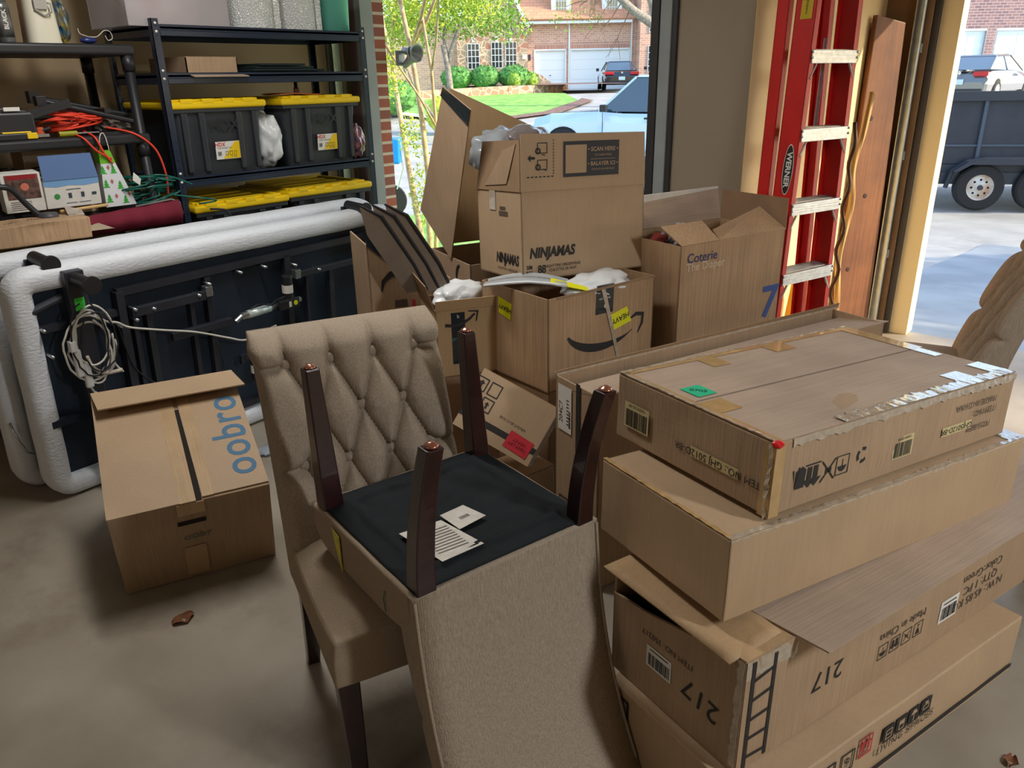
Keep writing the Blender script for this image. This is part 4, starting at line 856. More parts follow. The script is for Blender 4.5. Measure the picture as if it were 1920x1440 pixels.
o = MB().blob((-3.86, 3.03, 1.275), (.09, .06, .11), .28, 2.6, 61, 4).build('bag_of_odds', mat('mixed_bag', (170, 110, 110), .2, rgb2=(60, 62, 90), vscale=22, coat=.8, bump=1, bscale=20), smooth=True); tag(o, 'small clear bag of dark and red odds beside the right post', 'bag')
# middle shelf
t = thing('cardboard_box', 'flat long brown box with an open end on the middle steel shelf', 'box', (-3.74, 2.0, 1.649), 90); carton_body(t, (.27, .36, .075), CB, open_top=True)
panel(t, [(0, 0, .0), (.27, 0, 0), (.29, -.06, -.012), (.0, -.06, -.012)][::-1], CBG, 'open_flap'); panel(t, [(0, 0, .075), (.27, 0, .075), (.27, .36, .075), (0, .36, .075)], CB, 'top_flap')
for k in range(4):
    o = MB().box((-4.16+.02*k, 2.34+.02*k, 1.649+.013*k), (-3.76+.01*(k % 2), 2.86-.06*k, 1.660+.013*k)).build('floor_mat', mat('dark_green_mat', (26, 44, 44), .95, bump=1, bscale=200, var=.2), bevel=.003)
    tag(o, ('dark green mat lying lowest in the folded stack on the middle shelf', 'dark green mat second from the bottom on the middle shelf', 'dark green mat second from the top on the middle shelf', 'dark green mat lying on top of the folded stack')[k], 'mat', 'green mats on the middle shelf')
# top shelf
t = thing('storage_bin', 'translucent plastic bin with pinkish contents on the top steel shelf', 'bin', (-3.74, 1.76, 1.853), 90)
mb = MB(); w_, l_, h_ = .50, .38, .30
mb.box((0, 0, 0), (w_, l_, .004)).box((0, 0, 0), (w_, .004, h_)).box((0, l_-.004, 0), (w_, l_, h_)).box((0, 0, 0), (.004, l_, h_)).box((w_-.004, 0, 0), (w_, l_, h_)).build('bin', mat('frosted_plastic', (214, 210, 214), .2, alpha=.38), t)
MB().blob((.27, .19, .12), (.19, .14, .13), .25, 2, 71, 3, -.11).build('contents', mat('pink_textile', (176, 96, 110), .8, rgb2=(208, 190, 196), vscale=9), t, smooth=True)
MB().box((-.008, -.008, h_), (w_+.008, l_+.008, h_+.02)).build('lid', mat('frosted_plastic', (214, 210, 214), .2, alpha=.38), t, bevel=.006)
BUB = tex_mat('bubble_wrap', 'voronoi', (228, 232, 230), (240, 242, 240), 75, .2, mortar=(180, 186, 186), bump=.8)
for k, (y, r) in enumerate(((2.455, .125), (2.725, .115))):
    t = thing('bubble_wrap_roll', ('standing roll of bubble wrap beside the translucent bin', 'standing roll of bubble wrap beside the teal bin')[k], 'bubble wrap', (-3.87, y, 1.853), 0, group='bubble wrap rolls on the top shelf')
    MB().lathe([(r*.35, .0), (r, .0), (r*1.01, .1), (r*.99, .22), (r, .32), (r*.35, .32)], (0, 0, 0), 40).build('roll', BUB, t, smooth=False); MB().tube([(r*.35*math.cos(a/4), r*.35*math.sin(a/4), .321) for a in range(25)], .003, 5).build('core', CB, t)
    MB().slab([(r*.85, r*.60, .0), (r*.9, r*.6+.03, .0), (r*.9, r*.6+.03, .31), (r*.85, r*.60, .31)], .003).build('loose_end', BUB, t)
t = thing('bucket', 'teal plastic bin at the right end of the top steel shelf', 'bin', (-3.86, 2.97, 1.853)); MB().lathe([(.001, 0), (.088, 0), (.10, .3), (.105, .3), (.105, .31), (.09, .31), (.082, .02), (.001, .02)], (0, 0, 0), 32).build('bin', mat('teal_plastic', (130, 226, 206), .4), t, smooth=True)

# ------------------------------------------------------------------ black plastic shelving at the left
XP0, XP1 = -4.22, -3.73
t = thing('shelving_unit', 'black plastic shelving unit crowded with tools at the left', 'shelf', (XP0, .90, 0))
for z in (1.735, 1.36, 1.02, .62, .1): MB().box((0, 0, z-.005), (XP1-XP0, .865, z+.04)).build('shelf_board', BLKP, t, bevel=.012, seg=3)
for x in (.03, XP1-XP0-.03):
    for y in (.03, .835): MB().cyl((x, y, 0), (x, y, 1.77), .022, 16).cyl((x, y, 1.3), (x, y, 1.36), .027, 16).cyl((x, y, 1.665), (x, y, 1.73), .027, 16).build('post', BLKP, t, smooth=True)
t = thing('spray_can', 'spray paint can with a black label on the top plastic shelf', 'spray can', (-3.82, 1.285, 1.776)); c = MB().lathe([(.03, 0), (.032, .004), (.032, .135), (.028, .15), (.013, .155)], (0, 0, 0), 24).build('can', mat('grey_can', (120, 122, 122), .3, metal=.5), t, smooth=True); MB().lathe([(.0326, .02), (.0326, .13)], (0, 0, 0), 24).build('label', mat('dark_can_label', (44, 44, 46), .4, rgb2=(120, 120, 118), vscale=14), t, smooth=True); MB().lathe([(.026, .15), (.026, .185), (.02, .19), (.001, .19)], (0, 0, 0), 24).build('cap', mat('grey_cap', (110, 112, 110), .4), t, smooth=True)
text(t, Matrix.Translation((.0335, 0, .085)) @ Matrix(((0, 0, 1, 0), (0, 1, 0, 0), (-1, 0, 0, 0), (0, 0, 0, 1))) , 'BLACK', 0, 0, .024, WHITE, bold=.0005, rot=180)
t = thing('spray_can', 'white topped can half cut by the left border of the top plastic shelf', 'spray can', (-3.82, 1.18, 1.776)); MB().lathe([(.026, 0), (.026, .07), (.02, .075), (.001, .075)], (0, 0, 0), 20).build('can', WHITE, t, smooth=True)
t = thing('plastic_canister', 'dark red canister behind the spray paint can', 'canister', (-3.98, 1.30, 1.776)); MB().lathe([(.045, 0), (.045, .3), (.02, .33), (.001, .33)], (0, 0, 0), 24).build('body', mat('deep_red_plastic', (120, 24, 26), .4), t, smooth=True)
t = thing('plastic_jug', 'off-white plastic jug with a clipped measuring cup on the top plastic shelf', 'jug', (-3.86, 1.435, 1.776)); MB().grid(lambda u, v: Vector(((.065-.008*v)*math.copysign(abs(math.cos(u*6.2832))**.6, math.cos(u*6.2832)), (.068-.012*v)*math.copysign(abs(math.sin(u*6.2832))**.6, math.sin(u*6.2832)), .23*v)), 32, 6).build('body', mat('cream_plastic', (220, 216, 196), .4), t, smooth=True); MB().box((-.05, -.05, .225), (.05, .05, .235)).build('top', mat('cream_plastic', (220, 216, 196), .4), t, bevel=.01)
h_ = MB().box((.062, -.03, .13), (.075, .02, .165)).tube([(.07, .02, .155), (.085, .03, .15), (.085, .03, .12), (.07, .005, .105), (.07, -.03, .13)], .004, 6).build('clip', mat('grey_clip', (170, 168, 160), .4), t)
o = MB().blob((-3.95, 1.56, 1.875), (.04, .035, .095), .3, 3, 81, 3).build('foil_pouch', mat('colour_print_pouch', (150, 130, 50), .35, rgb2=(30, 80, 110), vscale=25)); tag(o, 'crumpled colour-printed pouch behind the off-white jug', 'pouch')
t = thing('computer_mouse', 'small dark blue mouse with a curled white cord on the top plastic shelf', 'mouse', (-3.80, 1.60, 1.777)); MB().blob((0, 0, .014), (.022, .036, .014), .05, 2, 1, 3).build('body', mat('dark_blue_plastic', (36, 48, 110), .35), t, smooth=True); MB().tube(bend([(0, 0, .028), (.0, .04, .03), (0, .075, .055), (0, .10, .05), (.0, .105, .025), (0, .085, .016), (0, .075, .035)]), .002, 6).build('cord', CABW, t, smooth=True); MB().tube(bend([(0, 0, .03), (0, -.03, .04), (0, -.035, .06)]), .002, 6).build('cord', CABW, t, smooth=True)
# second plastic shelf: tools
ZT = 1.40
t = thing('saw_stand', 'folded black metal stand lying over the orange cord', 'tool', (-3.93, 1.48, ZT)); MB().cyl((0, -.10, .16), (.05, .27, .075), .012, 10).cyl((.10, -.10, .145), (.16, .24, .05), .012, 10).box((-.02, -.13, .14), (.02, -.09, .19)).box((.08, -.14, .13), (.12, -.1, .17)).box((-.01, .12, .09), (.15, .15, .11)).build('frame', BLKP, t, bevel=.002)
t = thing('drill_case', 'black power tool with an orange grip at the left border', 'power tool', (-3.90, 1.08, ZT)); MB().box((0, 0, 0), (.14, .22, .11)).box((-.02, -.05, .11), (.10, .30, .145), Matrix.Rotation(R(-8), 4, 'X')).build('body', BLKP, t, bevel=.01); MB().box((.10, .02, .10), (.145, .10, .15)).build('grip', mat('tool_orange', (208, 88, 40), .45), t, bevel=.012); MB().box((.142, .11, .115), (.1435, .17, .13)).build('label', WHITE, t)
t = thing('hand_saw', 'hand saw with an orange and black handle lying on the tool shelf', 'saw', (-3.77, 1.10, ZT+.002)); MB().box((0, .1, .03), (.004, .38, .065), Matrix.Rotation(R(14), 4, 'X')).build('blade', BLKP, t); MB().tube(bend([(0, 0, .02), (0, .05, .05), (0, .11, .04), (0, .14, .02)]), .009, 8).build('handle', mat('tool_orange', (208, 88, 40), .45), t, smooth=True)
t = thing('hammer', 'black and yellow utility knife set at the front of the tool shelf', 'tool', (-3.76, 1.14, ZT)); t.name = 'utility_knife_set'; MB().box((-.01, .0, .0), (.02, .12, .028)).build('case', BLKP, t, bevel=.005); MB().box((-.008, .02, .028), (.018, .13, .034)).box((.018, .11, .004), (.022, .15, .028)).build('yellow_part', YLID, t, bevel=.002); MB().box((-.005, .15, .008), (.01, .20, .02)).build('steel_blade', CHROME, t)
t = thing('screwdriver', 'screwdriver with a yellow green handle in front of the orange cord', 'screwdriver', (-3.76, 1.38, ZT+.014)); MB().cyl((0, 0, 0), (0, .075, 0), .012, 10).build('handle', mat('olive_handle', (150, 150, 30), .4), t); MB().cyl((0, .07, 0), (0, .17, 0), .004, 8).build('shaft', CHROME, t)
t = thing('hand_clamp', 'black clamp with orange pads behind the hand saw', 'clamp', (-3.84, 1.27, ZT+.01)); MB().cyl((0, -.1, .03), (.03, .08, .10), .01, 8).cyl((0, .0, .0), (.03, .1, .03), .010, 8).build('arms', BLKP, t); MB().box((.0, .045, .0), (.03, .075, .035)).build('pad', mat('tool_orange', (208, 88, 40), .45), t, bevel=.005)
t = thing('tool_tray', 'dark grey tray of small parts at the right end of the tool shelf', 'tray', (-3.95, 1.55, ZT)); MB().box((0, 0, 0), (.18, .2, .012)).build('tray', BLKP, t); MB().blob((.09, .10, .03), (.07, .09, .03), .5, 6, 91, 3).build('small_parts', mat('mixed_small_parts', (60, 56, 54), .5, rgb2=(140, 130, 120), vscale=60), t)
o = MB().box((-4.15, 1.52, ZT), (-4.05, 1.72, ZT+.11)).build('metal_box', mat('dull_dark_red', (84, 22, 26), .5), bevel=.006); tag(o, 'dark red metal box at the back of the tool shelf', 'box')
o = MB().blob((-4.0, 1.03, 1.56), (.05, .035, .06), .2, 3, 101, 3).build('plastic_cup', PGLASS, smooth=True); tag(o, 'crumpled clear plastic wrap on the power tool at the left border', 'wrap')
def coil(name, label, m, c, rx, ry, n, r, seed, zamp, tails=()):
    rnd = random.Random(seed); P = []
    for i in range(n*26):
        a = i/26*2*math.pi; k = i//26; kx = 1+.18*math.sin(k*1.7+seed)+.06*math.sin(a*2+k); off = Vector((.02*math.sin(k*2.1), .03*math.sin(k*1.3), zamp*(k/n)+.008*math.sin(a*1.5+k)))
        P.append(Vector(c)+Vector((rx*math.cos(a)*kx, ry*math.sin(a)*(1.05-.15*math.cos(k)), 0))+off+Vector((0, 0, .02*math.sin(a+k*.4))))
    o = MB().tube(P, r, 6).build(name, m, smooth=True); tag(o, label, 'cord')
    for tl in tails: MB().tube(bend(tl), r, 6).build('cord_end', m, smooth=True).parent = o
    return o
coil('extension_cord', 'coiled orange extension cord hanging over the tool shelf', ORANGE, (-3.86, 1.47, ZT+.035), .075, .105, 12, .0048, 3, .075, [
    [(-3.80, 1.43, ZT+.02), (-3.72, 1.46, ZT-.005), (-3.705, 1.50, ZT-.06), (-3.71, 1.56, 1.30)], [(-3.80, 1.50, ZT+.02), (-3.72, 1.51, ZT-.005), (-3.705, 1.53, 1.33), (-3.71, 1.56, 1.28)],
    [(-3.80, 1.60, ZT+.03), (-3.73, 1.69, ZT+.0), (-3.70, 1.76, 1.33), (-3.70, 1.79, 1.22), (-3.71, 1.79, 1.12)]])
coil('extension_cord', 'coiled dark green extension cord beside the gift bag', GCORD, (-3.79, 1.73, 1.10), .10, .12, 8, .0045, 8, .11, [
    [(-3.70, 1.78, 1.12), (-3.62, 1.88, 1.10), (-3.60, 1.95, 1.085), (-3.63, 1.98, 1.07), (-3.64, 1.90, 1.065)], [(-3.75, 1.66, 1.18), (-3.68, 1.72, 1.215), (-3.66, 1.80, 1.20), (-3.64, 1.88, 1.16)]])
MB().slab([(-3.70, 1.63, 1.20), (-3.69, 1.655, 1.175), (-3.69, 1.665, 1.205), (-3.70, 1.64, 1.235)], .001).build('tag_label', WHITE).parent = bpy.data.objects['extension_cord.001']
# third plastic shelf
Z3 = 1.062
t = thing('gadget_box', 'blue and white product box with four printed symbols on the lower plastic shelf', 'box', (-3.735, 1.262, Z3+.05), 88, 6); MB().box((0, 0, 0), (.225, .10, .12)).build('body', WHITE, t, bevel=.002)
MB().slab([(0, -.001, .12), (.225, -.001, .12), (.212, .01, .222), (.0, .01, .222)], .003).build('lid', mat('muted_blue_print', (92, 122, 172), .6), t)
F = frame((.225, .1, .12), 'F', .001); Print(F).poly([(0, .095), (.05, .089), (.10, .094), (.16, .088), (.225, .094), (.225, .12), (0, .12)]).build('blue_band', mat('sky_blue_print', (120, 166, 214), .6), t)
P = Print(frame((.225, .1, .12), 'F', .0014)); P.rect(.098, .05, .014, .022).rect(.150, .05, .014, .022).rect(.198, .05, .02, .012).rect(.10, .018, .045, .0025).rect(.155, .018, .05, .0025).rect(.115, .076, .06, .003); P.build('printed_symbol', mat('slate_print', (60, 70, 84), .6), t)
Print(frame((.225, .1, .12), 'F', .0014)).poly(arc(.045, .05, .012, .012, 0, 350, 16)).build('green_symbol', mat('leaf_print', (60, 150, 80), .6), t)
t = thing('decoration_box', 'white and dark photo-printed box left of the blue product box', 'box', (-3.74, 1.105, Z3+.05), 86, 5); MB().box((0, 0, 0), (.15, .08, .16)).build('body', WHITE, t, bevel=.002); Print(frame((.15, .08, .16), 'F')).rect(.078, .105, .125, .10).build('photo_print', mat('dark_photo_print', (44, 30, 30), .5, rgb2=(120, 90, 80), vscale=40), t); Print(frame((.15, .08, .16), 'F', .0015)).rect(.078, .145, .11, .018).build('red_band', mat('band_red', (150, 30, 36), .5), t); Print(frame((.15, .08, .16), 'F', .0015)).poly(arc(.085, .105, .016, .016, 0, 350, 14)).build('ornament_print', mat('ornament_print_c', (206, 120, 96), .5), t)
P = Print(frame((.15, .08, .16), 'F', .0015))
for i in range(5): P.rect(.06, .012+.008*i, .08, .002)
P.build('printed_text', INKF, t)
t = thing('gift_bag', 'paper gift bag with green fir trees and a green top', 'bag', (-3.72, 1.50, Z3+.03), 88); MB().prism([(0, 0, 0), (.135, 0, 0), (.105, 0, .10), (.075, 0, .19), (.012, 0, .19), (.005, 0, .1)], (0, .05, 0)).build('body', mat('gift_paper', (222, 224, 228), .5), t); MB().prism([(.01, -.001, .19), (.076, -.001, .19), (.062, -.001, .245), (.012, -.001, .245)], (0, .05, 0)).build('green_top', mat('lime_paper', (110, 190, 40), .5), t); MB().tube(bend([(.02, .0, .245), (.03, .0, .30), (.045, .0, .32), (.055, .0, .30), (.06, 0, .245)]), .002, 6).build('handle', WHITE, t, smooth=True)
P = Print(frame((.135, .05, .2), 'F', .001))
for x, y in ((.02, .02), (.09, .01), (.018, .085), (.078, .075), (.015, .145), (.06, .145)):
    for k in range(3): P.poly([(x-.016+.004*k, y+.011*k), (x+.016-.004*k, y+.011*k), (x, y+.011*k+.016)])
P.build('tree_print', mat('tree_print_green', (60, 170, 60), .6), t)
P = Print(frame((.135, .05, .2), 'F', .001))
for x, y in ((.052, .045), (.045, .11), (.11, .05), (.04, .172)): P.poly([(x-.008, y), (x, y-.012), (x+.008, y), (x, y+.012)])
P.build('bauble_print', mat('bauble_print_red', (176, 110, 100), .6), t)
t, D = carton('brown box standing behind the blue and white product box', (-3.86, 1.25, Z3+.0, 90, 0, 0, .27, .14, .30), CB)
t = thing('vacuum_hose', 'black tool hose and grey round head at the left border', 'hose', (-3.66, 1.14, Z3+.03)); MB().tube(bend([(0, -.10, .14), (0, -.03, .13), (.0, .02, .06), (.02, .06, .0)]), .012, 10).build('hose', BLKP, t, smooth=True); MB().lathe([(.001, -.02), (.035, -.02), (.042, .0), (.035, .02), (.001, .025)], (.03, .08, .0), 20).build('head', mat('dark_grey_head', (70, 70, 74), .5), t, smooth=True)
t = thing('tangled_cables', 'tangle of thin black cables behind the photo-printed box', 'cables', (-3.86, 1.14, Z3+.16))
rnd = random.Random(5)
for k in range(5): MB().tube(bend([(rnd.uniform(-.06, .08), -.12+.06*i+rnd.uniform(-.03, .03), .03+rnd.uniform(-.02, .04)) for i in range(6)]), .0035, 6).build('cable', CABB, t, smooth=True)
MB().box((-.04, -.08, -.15), (.05, .10, .01)).build('black_case', BLKP, t, bevel=.01)
t = thing('folding_bag', 'maroon fabric folding bag with a grey piped edge, behind the bed bases', 'bag', (-3.665, 1.30, .985), 88, 3)
MB().grid(lambda u, v: Vector((u*.50, .03*math.sin(v*3.14)*-1+.004*math.sin(u*30), v*(.085+.03*u))), 40, 8).build('fabric', MAROON, t, smooth=True).modifiers.new('s', 'SOLIDIFY').thickness = .02
MB().tube([(.50, .0, .0), (.512, .0, .05), (.505, .0, .10), (.47, 0, .118), (.3, 0, .105)], .0045, 6).build('piped_edge', mat('grey_piping', (120, 120, 116), .6), t, smooth=True)
t = thing('cardboard_box', 'worn brown parcel with red handwriting resting on the rear bed base', 'box', (-3.545, .98, 1.005), 86, 2); carton_body(t, (.36, .15, .085), CBR, dent=.012, seed=33); text(t, frame((.36, .15, .085), 'T', .009), 'NEC   YMA   BIN  DEC.', .20, .07, .028, mat('dark_red_marker', (110, 36, 32), .8), rot=2, shear=.2)
MB().slab([(.30, .06, .088), (.36, .05, .088), (.37, .12, .10), (.31, .14, .12)], .001).build('torn_tape', TAPEC, t)
t = thing('paper_sheet', 'torn grey kraft paper beside the worn parcel', 'paper', (-3.56, 1.32, 1.025), 88); MB().slab([(0, 0, 0), (.12, -.01, .0), (.13, .0, -.004), (.09, .09, .02), (0, .09, .03)], .001).build('sheet', mat('kraft_paper', (170, 154, 130), .8), t)
o = MB().cyl((-3.655, 1.28, 1.108), (-3.655, 1.48, 1.112), .007, 10).build('wooden_stick', mat('pale_wood', (206, 170, 112), .6), smooth=True); tag(o, 'pale wooden stick lying in front of the product box', 'stick')
o = MB().tube(bend([(-3.60, 1.93, 1.04), (-3.56, 1.99, 1.03), (-3.555, 2.01, .98), (-3.556, 2.01, .90)]), .005, 8).build('black_strap', CABB, smooth=True); tag(o, 'black strap hanging over the rear bed base edge', 'strap')

# ------------------------------------------------------------------ ladder, planks, sticks in the corner by the large opening
LY = 74
t = thing('step_ladder', 'red fibreglass step ladder with aluminium steps leaning in the corner', 'ladder', (-1.285, 3.265, 0), LY); LW = .40
def rail_x(z, s): return (.0+.055*z if s < 0 else LW-.055*z*.0-.0)
def lad_rail(s, y0, dep, lean):
    mb = MB(); zs = [0, 2.6]; th = .004
    def P(x, y, z): return Vector((x, y+lean*z, z))
    for z0, z1 in ((0, 2.6),):
        xa, xb = rail_x(z0, s), rail_x(z1, s); sg = 1 if s < 0 else -1
        mb.add([P(xa, y0, z0), P(xa+sg*th, y0, z0), P(xa+sg*th, y0+dep, z0), P(xa, y0+dep, z0), P(xb, y0, z1), P(xb+sg*th, y0, z1), P(xb+sg*th, y0+dep, z1), P(xb, y0+dep, z1)], [(0, 3, 2, 1), (4, 5, 6, 7), (0, 1, 5, 4), (1, 2, 6, 5), (2, 3, 7, 6), (3, 0, 4, 7)])
        for yy in (y0, y0+dep-.004): mb.add([P(xa, yy, z0), P(xa+sg*.028, yy, z0), P(xa+sg*.028, yy+.004, z0), P(xa, yy+.004, z0), P(xb, yy, z1), P(xb+sg*.028, yy, z1), P(xb+sg*.028, yy+.004, z1), P(xb, yy+.004, z1)], [(0, 3, 2, 1), (4, 5, 6, 7), (0, 1, 5, 4), (1, 2, 6, 5), (2, 3, 7, 6), (3, 0, 4, 7)])
    return mb
for s in (-1, 1):
    lad_rail(s, 0, .10, .02).build('front_rail', REDL, t); 
    mb = lad_rail(s, .115, .06, .03); mb.build('rear_rail', REDL, t)
for k, z in enumerate((.165, .47, .775, 1.08, 1.385, 1.69, 1.995, 2.30)):
    xa, xb = rail_x(z, -1)+.005, LW-.005; y = .02*z
    st = MB().box((xa, y-.004, z-.006), (xb, y+.10, z)).box((xa, y-.006, z-.052), (xb, y-.001, z)).box((xa, y+.095, z-.04), (xb, y+.10, z)).build('step', ALU, t, bevel=.002)
    g = MB()
    for q in (.015, .03, .045, .06, .075, .09): g.box((xa, y+q-.002, z), (xb, y+q+.002, z+.0022))
    g.build('tread_grooves', ALU, st)
    MB().tube([(xa+.05, y+.0, z-.034), (xa+.004, y+.0, z-.11)], .006, 6).tube([(xb-.05, y, z-.034), (xb-.004, y, z-.11)], .006, 6).build('brace', ALU, st)
    for x in (xa, xb): 
        for dz in (-.008, -.03): MB().cyl((x, y-.010, z+dz), (x, y-.004, z+dz), .005, 8).build('rivet', CHROME, st, smooth=True)
for z0, z1 in ((1.34, 1.74),): MB().slab([(LW-.10, .135, z0), (LW-.075, .135, z0), (LW-.065, .14, z1), (LW-.09, .14, z1)], .003).box((LW-.085, .133, z0), (LW-.005, .136, z0+.03)).build('spreader', ALU, t, bevel=.001)
ML = Matrix.Translation((0, .0, 0)) @ Matrix(((.055, 0, -1, -.0015), (0, 1, 0, 0), (1, 0, .055, 0), (0, 0, 0, 1)))
ML = Matrix(((0, .055, -1, -.002), (-1, 0, 0, 0), (0, 1, .055, 0), (0, 0, 0, 1)))
Print(Matrix.Translation((0, 0, 0)) @ ML).poly(arc(-.062, 1.22, .026, .105, 0, 350, 28)).build('logo_oval', WHITE, t)
Print(Matrix.Translation((-.0008, 0, 0)) @ ML).poly(arc(-.062, 1.22, .023, .100, 0, 350, 28)).build('logo_field', INK, t)
text(t, Matrix.Translation((-.0016, 0, 0)) @ ML, 'WERNER', -.062, 1.22, .036, WHITE, rot=-90, bold=.0012)
Print(Matrix.Translation((0, 0, 0)) @ ML).rect(-.08, 1.86, .055, .11).build('yellow_label', mat('ladder_yellow_label', (206, 176, 20), .5), t); text(t, Matrix.Translation((-.0008, 0, 0)) @ ML, 'WARNING', -.08, 1.86, .016, INK, rot=90)
t = thing('wood_plank', 'wide dark cedar plank leaning in the corner beside the track', 'plank', (-1.57, 4.94, 0), 78, 0, 0)
MB().prism([(0, 0, 0), (.30, 0, 0), (.24, .0, 1.86), (.03, .0, 1.90)], (0, .035, 0)).build('board', WOOD, t, bevel=.004)
for z in (.90, 1.35, .45): MB().lathe([(.001, -.003), (.012, -.0025), (.016, 0)], (.10+.03*math.sin(z*9), .0, z), 14, 'Y').build('knot', mat('dark_knot', (48, 26, 18), .7), t)
t.rotation_euler = (R(0), 0, R(60))
t = thing('walking_stick', 'pale gnarled branch standing between the ladder and the cedar plank', 'stick', (-1.47, 4.64, 0))
MB().tube(bend([(0, 0, 0), (.01, .02, .3), (-.01, .0, .6), (.01, .03, .9), (.0, .0, 1.1), (.02, .03, 1.3), (.03, .06, 1.5)]), .017, 10).build('branch', WOOD2, t, smooth=True)
t = thing('iron_rod', 'dark twisted iron rod standing beside the pale branch', 'rod', (-1.46, 4.56, 0)); MB().tube([(.012*math.sin(i*.8), .012*math.cos(i*.7), i*.03) for i in range(46)], .011, 8).build('rod', mat('bronze_rod', (60, 38, 26), .35, metal=.5), t, smooth=True)
t = thing('plastic_dustpan', 'bright yellow plastic tool standing on the floor behind the ladder', 'plastic tool', (-1.47, 3.93, 0), 82)
MB().prism([(0, 0, 0), (.34, 0, 0), (.33, 0, .50), (.26, 0, .62), (.08, 0, .60), (.02, 0, .3)], (0, .05, 0)).build('body', mat('amber_plastic', (240, 176, 10), .35), t, bevel=.015); MB().tube(bend([(.06, -.01, .40), (.12, -.02, .54), (.24, -.02, .54), (.30, -.01, .38)]), .014, 8).build('ring', mat('amber_plastic', (240, 176, 10), .35), t, smooth=True)
# small things on the floor
LEAFD = mat('dry_leaf', (120, 74, 46), .8, var=.2, vscale=30)
for i, (x, y, s_, lb) in enumerate(((-2.15, .84, .03, 'dry brown leaf on the floor in front of the tilted carton'), (-.02, 1.88, .018, 'small dry leaf on the floor at the lower right corner'))):
    o = MB().grid(lambda u, v: Vector((x+s_*(u-.5)*2*(1-abs(v-.5)*1.6), y+s_*(v-.5)*2.4, .003+.008*(u-.5)**2*4+.004*math.sin(v*9))), 8, 10).build('dry_leaf', LEAFD, smooth=True); tag(o, lb, 'leaf')
for i, (x, y, lb) in enumerate(((-3.0, 1.72, 'scrap of clear plastic film on the floor beside the near bed base'), (-2.95, .60, 'second scrap of film lying against the near bed base edge'))):
    if i == 0: o = MB().blob((x, y, .012), (.05, .08, .012), .5, 4, 5+i, 3).build('plastic_scrap', PGLASS, smooth=True); tag(o, lb, 'scrap')
# ------------------------------------------------------------------ outside: houses, cars, plants
def leafcloud(pts, n, size, seed, fold=.5):
    """many small folded leaves scattered in ellipsoids (cx,cy,cz,rx,ry,rz)"""
    rnd = random.Random(seed); mb = MB(); tot = sum(p[3]*p[4]*p[5] for p in pts)
    for (cx, cy_, cz, rx, ry, rz) in pts:
        for _ in range(int(n*rx*ry*rz/tot)+4):
            d = Vector((rnd.gauss(0, 1), rnd.gauss(0, 1), rnd.gauss(0, 1))).normalized()*rnd.random()**.45
            c = Vector((cx+d.x*rx, cy_+d.y*ry, cz+d.z*rz)); q = Matrix.Rotation(rnd.uniform(0, 6.28), 3, Vector((rnd.gauss(0, 1), rnd.gauss(0, 1), rnd.gauss(0, 1))).normalized())
            s_ = size*rnd.uniform(.6, 1.3); P = [c+q @ Vector(v) for v in ((0, -s_, 0), (s_*.45, 0, s_*.2), (0, s_, 0), (-s_*.45, 0, s_*.2))]
            mb.add(P, [(0, 1, 2), (0, 2, 3)])
    return mb
# house across the street
t = thing('house', 'brick house with two white garage doors and stone front across the street', 'house', far(48, 0, 1.0), YAW)
DW = .6
b = MB().box((1.25, 0, -.6), (3.42+.3, .3, 2.15)).box((1.25, 0, 2.13), (7.6, .3, 3.55)); b = MB()
b.box((1.25, 0, -.6), (1.68, .3, 3.55)).box((3.42, 0, -.6), (3.74, .3, 3.55)).box((7.05, 0, -.6), (7.45, .3, 3.55)).box((1.68, 0, 2.13), (3.42, .3, 3.55)).box((3.74, 0, 2.13), (7.05, .3, 3.55)).box((1.25, .3, -.6), (7.45, 8, 3.5)); b.build('garage_wall', BRICKF, t)
P_ = MB().prism([(1.68, -.015, 2.13), (3.42, -.015, 2.13), (3.42, -.015, 2.45), (1.68, -.015, 2.45)], (0, .02, 0)).build('brick_lintel', tex_mat('soldier_brick', 'brick', (190, 130, 104), (160, 108, 92), 1, .85, mortar=(214, 196, 178), rot=(R(90), 0, 0), bw=.1, rh=.4, ms=.012), t)
MB().prism([(3.74, -.015, 2.13), (7.05, -.015, 2.13), (7.05, -.015, 2.5), (3.74, -.015, 2.5)], (0, .02, 0)).build('brick_lintel', MATS['soldier_brick'], t)
for x0, x1, pw in ((1.70, 3.40, 3), (3.76, 7.03, 6)):
    d = MB().box((x0, .1, -.02), (x1, .15, 2.1)).build('garage_door', GWHITE, t); g = MB()
    for k in range(4):
        g.box((x0, .095, .525*k+.0), (x1, .1, .525*k+.012))
    g.build('panel_seams', mat('seam_grey', (190, 196, 198), .6), d)
    MB().box((x0-.08, -.03, -.02), (x0, .12, 2.13)).box((x1, -.03, -.02), (x1+.06, .12, 2.13)).box((x0-.08, -.03, 2.08), (x1+.06, .12, 2.16)).build('door_casing', GWHITE, t)
    MB().box(((x0+x1)/2-.04, .08, .75), ((x0+x1)/2+.04, .1, .79)).build('handle', STEEL, d)
MB().box((.85, -.55, 3.45), (7.1, .1, 3.62)).build('fascia', GWHITE, t)
for x in (3.62, 7.15): MB().box((x-.04, -.1, 0), (x+.04, -.02, 3.5)).build('downspout', GWHITE, t)
MB().add([Vector(p) for p in ((.85, -.6, 3.6), (7.2, -.6, 3.6), (7.2, 4.5, 8), (.85, 4.5, 8))], [(0, 1, 2, 3)]).build('roof', ROOFM, t).modifiers.new('s', 'SOLIDIFY').thickness = .1
